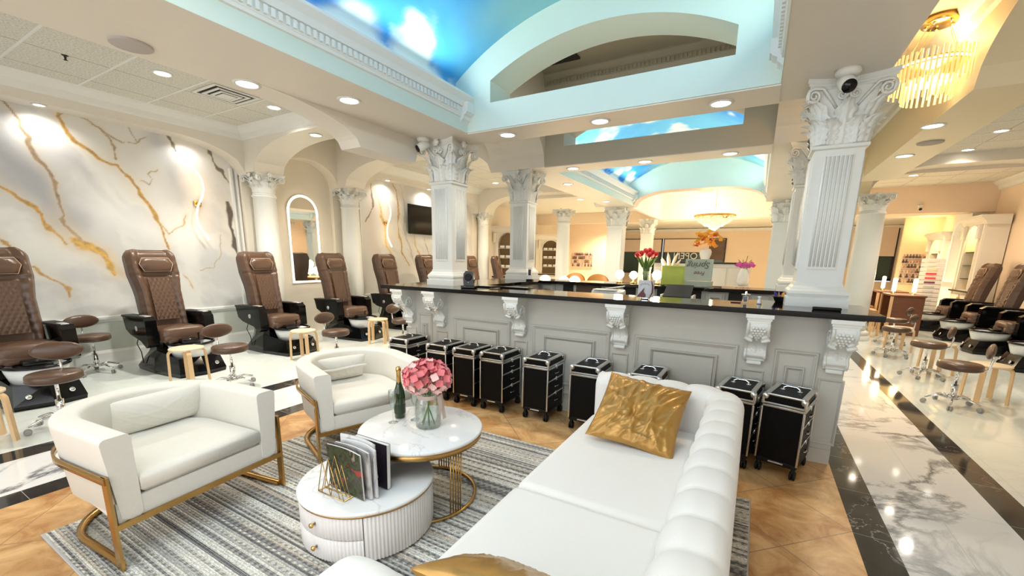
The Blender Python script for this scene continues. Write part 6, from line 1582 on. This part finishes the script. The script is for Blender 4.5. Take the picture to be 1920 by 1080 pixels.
MB().rbox(-0.03, 0.03, -0.02, 0.02, 0.02, 0.20, 0.006).build('body', SILVER, cf); MB().rbox(-0.02, 0.02, -0.023, -0.019, 0.08, 0.17, 0.002).build('screen', BLACKGL, cf); MB().rbox(-0.05, 0.05, -0.05, 0.05, 0, 0.02, 0.006).build('foot', BLACKM, cf)
GLOBE = emat('globe_glow', (1.0, 0.84, 0.55), 7)
def globe_lamp(label, x, y, z, r=0.07, p=9, tall=False):
    t = thing('globe_lamp', label, 'lamp', (x, y, z))
    MB().lathe([(0.045, 0), (0.045, 0.012), (0.012, 0.02), (0.012, 0.06), (0.0, 0.06)], 16).build('base', BRASS, t)
    if tall: MB().rbox(-0.035, 0.035, -0.035, 0.035, 0.06, 0.36, 0.02).build('glass_shade', GLOBE, t)
    else: MB().sphere((0, 0, 0.06 + r), r, 16, 12).build('glass_shade', GLOBE, t)
    if p: point('lamp', (0, 0, 0.12 + 2 * r + (0.2 if tall else 0)), p, WARMER, r, parent=t)
globe_lamp('glowing globe lamp left of the tulips on the back counter', -1.80, 6.42, ZS, 0.065); globe_lamp('small glowing globe lamp directly beside the tulip vase', -1.60, 6.45, ZS, 0.06, 0); globe_lamp('glowing globe lamp between the tulips and the lime green box', -1.27, 6.50, ZS, 0.07)

# ================================================================== FAR ROOM
def cl_box(t, x0, x1, y0, y1, z0, z1, nm, m_, r=0.01): return MB().rbox(x0, x1, y0, y1, z0, z1, r, 2).build(nm, m_, t)
rd = thing('reception_desk', 'white cabinet desk with twin handles in the far room under the orange flowers', 'desk', (-1.4, 13.2, 0))
cl_box(rd, -1.25, 1.25, -0.2, 0.4, 0, 1.5, 'body', CREAMW); cl_box(rd, -1.3, 1.15, -0.25, 0.45, 1.50, 1.54, 'top', DARKV, 0.004)
for k in range(5): d = cl_box(rd, -1.2 + k * 0.48, -0.76 + k * 0.48, -0.22, -0.2, 0.15, 1.40, 'door', CREAMW); MB().tube([(-0.98 + k * 0.48 + 0.18 * (-1) ** k, -0.235, 0.95), (-0.98 + k * 0.48 + 0.18 * (-1) ** k, -0.235, 1.2)], 0.008, 6).build('handle', BRASS, d)
ov = thing('vase', 'white ribbed vase standing on the far reception desk', 'vase', (-1.30, 13.05, 1.54)); MB().lathe([(0, 0), (0.08, 0), (0.09, 0.02), (0.15, 0.20), (0.16, 0.28), (0.12, 0.36), (0.10, 0.36), (0.0, 0.30)], 20).build('body', PORC, ov)
ob = thing('orange_bouquet', 'bushy orange flower arrangement in the white vase on the far desk', 'flowers', (-1.30, 13.05, 1.54)); r_ = random.Random(9)
for k in range(46):
    a = r_.random() * 6.28; q = r_.random() ** 0.5 * 0.34; x, y = q * math.cos(a), q * math.sin(a) * 0.7; z = 0.40 + r_.random() * 0.36 + 0.08 * (1 - q / 0.34)
    mb = MB(); floret(mb, T(x, y, z, rx=r_.uniform(-1, 1), ry=r_.uniform(-1, 1)), 0.075); mb.build('orange_sprig', RED if k % 9 == 0 else ORANGE, ob)
orc = thing('orchid_plant', 'pink orchid in a white ribbed pot right of the far reception desk', 'plant', (-0.30, 12.6, 0)); 
cl_box(orc, -0.2, 0.2, -0.2, 0.2, 0, 0.95, 'pedestal', CREAMW); MB().lathe([(0.07, 0.95), (0.16, 1.05), (0.13, 1.25), (0.07, 1.38), (0.05, 1.40), (0, 1.38)], 20).build('pot', PORC, orc)
for k in range(4): MB().tube([(0.02 * k, 0, 1.38), (0.06 * (k - 1.5), 0, 1.55), (0.10 * (k - 1.5), 0, 1.62 + 0.1 * (k == 2))], 0.008, 5).build('stem', STEM, orc)
for k in range(9):
    mb = MB(); floret(mb, T(-0.16 + 0.045 * k, -0.03, 1.48 + 0.04 * math.sin(k * 2), rx=1.2), 0.06); mb.build('bloom', PINKO, orc)
WOODB = mat('reddish_brown_wood', (0.16, 0.06, 0.03), 0.35, var=0.25, scale=4, stretch=(1, 1, 6)); TANL = mat('tan_leather', (0.45, 0.22, 0.06), 0.4, var=0.1)
def side_chair(label, x, y, rz):
    t = thing('client_chair', label, 'chair', (x, y, 0), rz)
    MB().rbox(-0.24, 0.24, -0.24, 0.24, 0.42, 0.52, 0.03).build('seat', TANL, t)
    b = MB(); b.grid(lambda u, v: (0.26 * math.sin((u - 0.5) * 2.4), 0.26 - 0.16 * (1 - math.cos((u - 0.5) * 2.4)) , 0.50 + 0.42 * v * (1 - 0.25 * (2 * u - 1) ** 2)), 15, 6).grid(lambda u, v: (0.235 * math.sin((u - 0.5) * 2.4), 0.225 - 0.16 * (1 - math.cos((u - 0.5) * 2.4)), 0.50 + 0.42 * v * (1 - 0.25 * (2 * u - 1) ** 2)), 15, 6)
    b.build('backrest', TANL, t)
    for (a, c) in ((-1, -1), (1, -1), (-1, 1), (1, 1)): MB().tube([(a * 0.2, c * 0.2, 0.42), (a * 0.22, c * 0.22, 0.0)], [0.02, 0.013], 8).build('leg', BIRCH, t)
    return t
c1 = side_chair('tan leather client chair at the manicure desk right of the big round column', 2.30, 12.9, PI / 2); 
dup(c1, (2.45, 14.1, 0), PI / 2, 'tan leather client chair behind the first one at the right manicure desks')
dup(c1, (-3.05, 9.2, 0), 0.4, 'tan chair back seen over the counter left of the far square column', (1, 1, 1.36)); dup(c1, (-3.72, 9.4, 0), 0.2, 'tan chair back seen over the counter beside the polish rack', (1, 1, 1.36))
def desk(label, x, y, lamps, rz=0.0, wood=None):
    t = thing('manicure_desk', label, 'desk', (x, y, 0), rz); wd = wood or WOODB
    MB().rbox(-0.30, 0.30, -0.45, 0.45, 0.86, 0.90, 0.01).build('tabletop', TANL if wood else wd, t)
    for s_ in (-1, 1): MB().rbox(-0.28, 0.28, s_ * 0.40 - 0.03, s_ * 0.40 + 0.03, 0, 0.86, 0.01).build('side_panel', wd, t)
    for (a, c) in ((-0.28, -0.42), (-0.28, 0.42)): MB().rbox(a - 0.025, a + 0.025, c - 0.025, c + 0.025, 0, 0.86, 0.005).build('leg', BIRCH, t)
desk('dark wood manicure desk carrying tall glowing lamps in the right aisle', 2.98, 12.9, 2); desk('dark wood manicure desk farther back near the corner window', 3.0, 14.3, 1)
desk('wood manicure desk behind the back counter carrying globe lamps', -3.75, 8.6, 2, PI / 2, WOODB)
globe_lamp('tall glowing lamp on the front right manicure desk, left one', 2.76, 12.75, 0.90, 0.06, 14, True); globe_lamp('tall glowing lamp on the front right manicure desk, right one', 3.1, 12.7, 0.90, 0.06, 0, True); globe_lamp('tall glowing lamp on the farther right manicure desk', 2.85, 14.2, 0.90, 0.06, 14, True)
globe_lamp('round glowing lamp on the left manicure desk, leftmost of three', -4.08, 8.6, 0.90, 0.13, 10); globe_lamp('round glowing lamp on the left manicure desk, middle of three', -3.68, 8.72, 0.90, 0.12, 0); globe_lamp('round glowing lamp on the left manicure desk, rightmost of three', -3.40, 8.65, 0.90, 0.13, 10)
# polish racks
PCOL = [mat('polish_%s' % n, c, 0.25) for n, c in (('wine', (0.10, 0.02, 0.02)), ('brown', (0.16, 0.06, 0.03)), ('plum', (0.08, 0.03, 0.05)), ('rose', (0.55, 0.28, 0.22)), ('nude', (0.70, 0.48, 0.33)))]
def polish_rack(label, x, y, z, w, rows, n, rz, bl_, grp):
    t = thing('polish_rack', label, 'display rack', (x, y, z), rz); h = rows * 0.16
    MB().rbox(-w / 2, w / 2, 0.0, 0.015, 0, h, 0.004).build('back_panel', CREAMW, t)
    for r in range(rows):
        MB().rbox(-w / 2, w / 2, -0.06, 0.0, r * 0.16, r * 0.16 + 0.012, 0.003).build('shelf', CREAMW, t)
    r_ = random.Random(3); R = Matrix.Translation((x, y, z)) @ Matrix.Rotation(rz, 4, 'Z')
    for r in range(rows):
        for k in range(n):
            X = -w / 2 + w * (k + 0.5) / n; c = r_.randrange(5); key = (round(w / n, 3), c)
            if key not in POL:
                q = w / n; o = MB().lathe([(0.0, 0), (q * 0.42, 0), (q * 0.42, 0.06), (q * 0.2, 0.07), (q * 0.2, 0.125), (0, 0.125)], 10, cap=False).build('nail_polish_bottle', PCOL[c]); POL[key] = o
            else: o = POL[key].copy(); C.objects.link(o)
            o.location = R @ Vector((X, -0.035, r * 0.16 + 0.0125)); tag(o, bl_, 'nail polish', grp)
    return t
POL = {}
polish_rack('dark polish rack hanging on the far peach wall left of the far square column', -6.75, 18.0, 1.22, 0.95, 4, 13, 0.0, 'small dark polish bottle on the wall rack left of the far square column', 'polish bottles on the far left rack')
struct('wall_back', MB().box(XL, -5.6, 18.02, 18.12, 0, 3.05), PEACH)
NICH = mat('niche_yellow', (0.85, 0.62, 0.16), 0.5, emis=(1.0, 0.7, 0.15), estr=0.35)
def arch_cabinet(label, x, y, rz, w, h, lit, items=True, deep=0.35, lower=True):
    """front faces local -y"""
    t = thing('arched_cabinet', label, 'cabinet', (x, y, 0), rz); hw = w / 2; aw = w * 0.27; zs = h - 0.55
    b = MB(); b.box(-hw, -aw, -0.02, deep, 0.0, h - 0.1); b.box(aw, hw, -0.02, deep, 0.0, h - 0.1)
    b.strip(lin(-aw, aw, 21), lambda u: zs + math.sqrt(max(0, aw * aw - u * u)), h - 0.1, -0.02, deep, 'x'); b.box(-aw, aw, -0.02, deep, 0, 0.95); b.box(-hw, hw, deep, deep + 0.03, 0, h - 0.1)
    b.build('carcass', CREAMW, t)
    MB().box(-aw, aw, deep - 0.02, deep - 0.001, 0.95, h - 0.15).build('niche_back', NICH if lit else mat('niche_brown', (0.30, 0.20, 0.10), 0.6), t)
    c = MB(); c.prism([(-0.02, h - 0.22), (-0.05, h - 0.2), (-0.07, h - 0.14), (-0.13, h - 0.08), (-0.16, h - 0.06), (-0.16, h), (deep, h), (deep, h - 0.22)], -hw - 0.08, hw + 0.08, 'x'); c.build('cornice', CREAMW, t)
    for s_ in (-1, 1):
        p_ = MB().box(s_ * (aw + 0.05) - 0.035, s_ * (aw + 0.05) + 0.035, -0.045, -0.02, 0.98, zs); p_.box(s_ * (hw - 0.05) - 0.04, s_ * (hw - 0.05) + 0.04, -0.045, -0.02, 0.0, h - 0.2); p_.build('pilaster', CREAMW, t)
        k = MB().rbox(s_ * (aw + 0.12) - 0.04, s_ * (aw + 0.12) + 0.04, -0.12, -0.02, h - 0.55, h - 0.22, 0.02); k.build('scroll_bracket', CREAMW, t)
    MB().tube([(aw * math.cos(PI * k / 20) * 1.06, -0.03, zs + aw * 1.06 * math.sin(PI * k / 20)) for k in range(21)], 0.022, 6).build('arch_moulding', CREAMW, t)
    for k in range(3): MB().box(-aw, aw, 0.0, deep - 0.02, 1.22 + k * 0.33, 1.235 + k * 0.33).build('shelf', DARKV if lit else CREAMW, t)
    MB().rbox(-hw - 0.02, hw + 0.02, -0.09, 0.0, 0.90, 0.94, 0.006).build('ledge', GRAN, t)
    for s_ in (-1, 1):
        d = MB().rbox(s_ * hw * 0.5 - hw * 0.42, s_ * hw * 0.5 + hw * 0.42, -0.04, -0.018, 0.12, 0.84, 0.01).build('door', CREAMW, t); MB().rbox(s_ * 0.06 - 0.02, s_ * 0.06 + 0.02, -0.055, -0.038, 0.66, 0.76, 0.004).build('handle', BRASS, d)
    if not lit:
        for k in range(3):
            for j in range(3):
                q = MB().rbox(-0.085, 0.085, -0.11, 0.11, 0, 0.09, 0.03).build('folded_towel', PORC); q.location = Matrix.Translation((x, y, 0)) @ Matrix.Rotation(rz, 4, 'Z') @ Vector(((j - 1) * 0.20, 0.13, 1.2355 + k * 0.33)); q.rotation_euler = (0, 0, rz)
                tag(q, 'folded white towel, %s shelf of the %s' % (('lowest', 'middle', 'top')[k], 'arched cabinet behind pedicure chairs' if x < -7.4 else 'arched cabinet right of back column'), 'towel', 'white towels in the arched cabinets')
    else: point('niche_light', (0, deep * 0.4, zs + 0.1), 5, (1.0, 0.75, 0.3), 0.05, parent=t)
    return t
arch_cabinet('ivory arched shelf cabinet with white towels behind the last left pedicure chair', -7.50, 12.75, PI / 2 * 0 + 0.35, 1.25, 2.62, False)
arch_cabinet('tall ivory arched display cabinet seen right of the back left column', -7.35, 15.9, 0.4, 1.2, 2.5, False)
arch_cabinet('ivory arched cabinet with yellow lit glass shelves, nearest in the right aisle', 4.60, 15.1, -PI / 2 + 0.0, 1.2, 2.75, True)
arch_cabinet('ivory arched cabinet with yellow lit shelves behind the drawer tower', 4.60, 17.6, -PI / 2, 1.3, 2.5, True)
wn = thing('wall_niche', 'tall white arched wall niche with a tan board between the two lit cabinets', 'niche', (4.70, 16.4, 0), -PI / 2)
b = MB(); b.box(-0.55, -0.36, 0, 0.28, 0.0, 3.0).box(0.36, 0.55, 0, 0.28, 0.0, 3.0).box(-0.36, 0.36, 0, 0.28, 0, 1.15).box(-0.36, 0.36, 0.2, 0.28, 1.15, 3.0); b.strip(lin(-0.36, 0.36, 21), lambda u: 2.35 + math.sqrt(max(0, 0.36 ** 2 - u * u)), 3.0, 0, 0.2, 'x'); b.build('niche_body', WHITE, wn)
MB().tube([(0.40 * math.cos(PI * k / 20), -0.01, 2.35 + 0.40 * math.sin(PI * k / 20)) for k in range(21)], 0.035, 6).build('arch_moulding', WHITE, wn)
for s_ in (-1, 1): MB().rbox(s_ * 0.40 - 0.035, s_ * 0.40 + 0.035, -0.035, 0.0, 1.18, 2.36, 0.01).build('pilaster', WHITE, wn)
MB().rbox(-0.52, 0.52, -0.10, 0.05, 1.10, 1.16, 0.01).build('sill', WHITE, wn); MB().prism([(-0.02, 3.0), (-0.16, 3.08), (-0.16, 3.14), (0.28, 3.14), (0.28, 3.0)], -0.62, 0.62, 'x').build('cornice', CREAMW, wn)
tb_ = MB().box(0.02, 0.20, 0.10, 0.13, 1.17, 2.0).build('tan_board', mat('tan_board', (0.45, 0.30, 0.16), 0.6), wn)
dt = thing('drawer_tower', 'tall clear plastic drawer tower with red, yellow and grey drawers', 'drawer unit', (3.88, 14.85, 0), -0.25)
cols = [(0.8, 0.75, 0.65), (0.8, 0.75, 0.65), (0.85, 0.70, 0.35), (0.80, 0.05, 0.04), (0.80, 0.06, 0.05), (0.16, 0.03, 0.10), (0.55, 0.55, 0.55)]
MB().rbox(-0.2, 0.2, -0.16, 0.16, 0, 0.106, 0.01).build('wheeled_base', BLACKM, dt)
for k in range(15):
    c = cols[k] if k < 7 else (0.62 - 0.02 * (k % 3), 0.62, 0.60); z = 1.62 - k * 0.108
    d = MB().rbox(-0.22, 0.22, -0.18, 0.18, z, z + 0.098, 0.006).build('drawer', mat('drawer_plastic', (0.80, 0.76, 0.68), 0.25), dt); MB().rbox(-0.10, 0.10, -0.188, -0.179, z + 0.02, z + 0.07, 0.004).build('drawer_contents', mat('drawer_tint', c, 0.3), d)
polish_rack('polish rack full of bottles in the yellow lit corner right of the window', 4.45, 18.88, 0.95, 0.62, 6, 8, 0, 'small polish bottle on the corner rack right of the far window', 'polish bottles on the far right rack')
# far globe of cameras
cam_dome('tiny black security camera on the far right bulkhead', 3.55, 15.45, 3.1, 0.0, 1.0)

pv = thing('pampas_vase', 'pale pampas plumes in a white vase between tulips and lime green box', 'dried flowers', (-1.12, 6.60, ZS))
MB().lathe([(0, 0), (0.03, 0), (0.045, 0.05), (0.02, 0.13), (0.026, 0.15), (0, 0.14)], 16).build('vase_body', PORC, pv); PAMP = mat('pampas_cream', (0.80, 0.66, 0.50), 0.9, sheen=0.5)
for k in range(7):
    a = k * 0.9; dx, dy = 0.12 * math.cos(a), 0.05 * math.sin(a); h = 0.36 + 0.10 * ((k * 3) % 4) / 3
    MB().tube([(0, 0, 0.10), (dx * 0.4, dy * 0.4, 0.22), (dx * 0.8, dy * 0.8, h * 0.8), (dx * 1.2, dy * 1.2, h)], [0.004, 0.012, 0.024, 0.004], 8).build('plume', PAMP, pv)
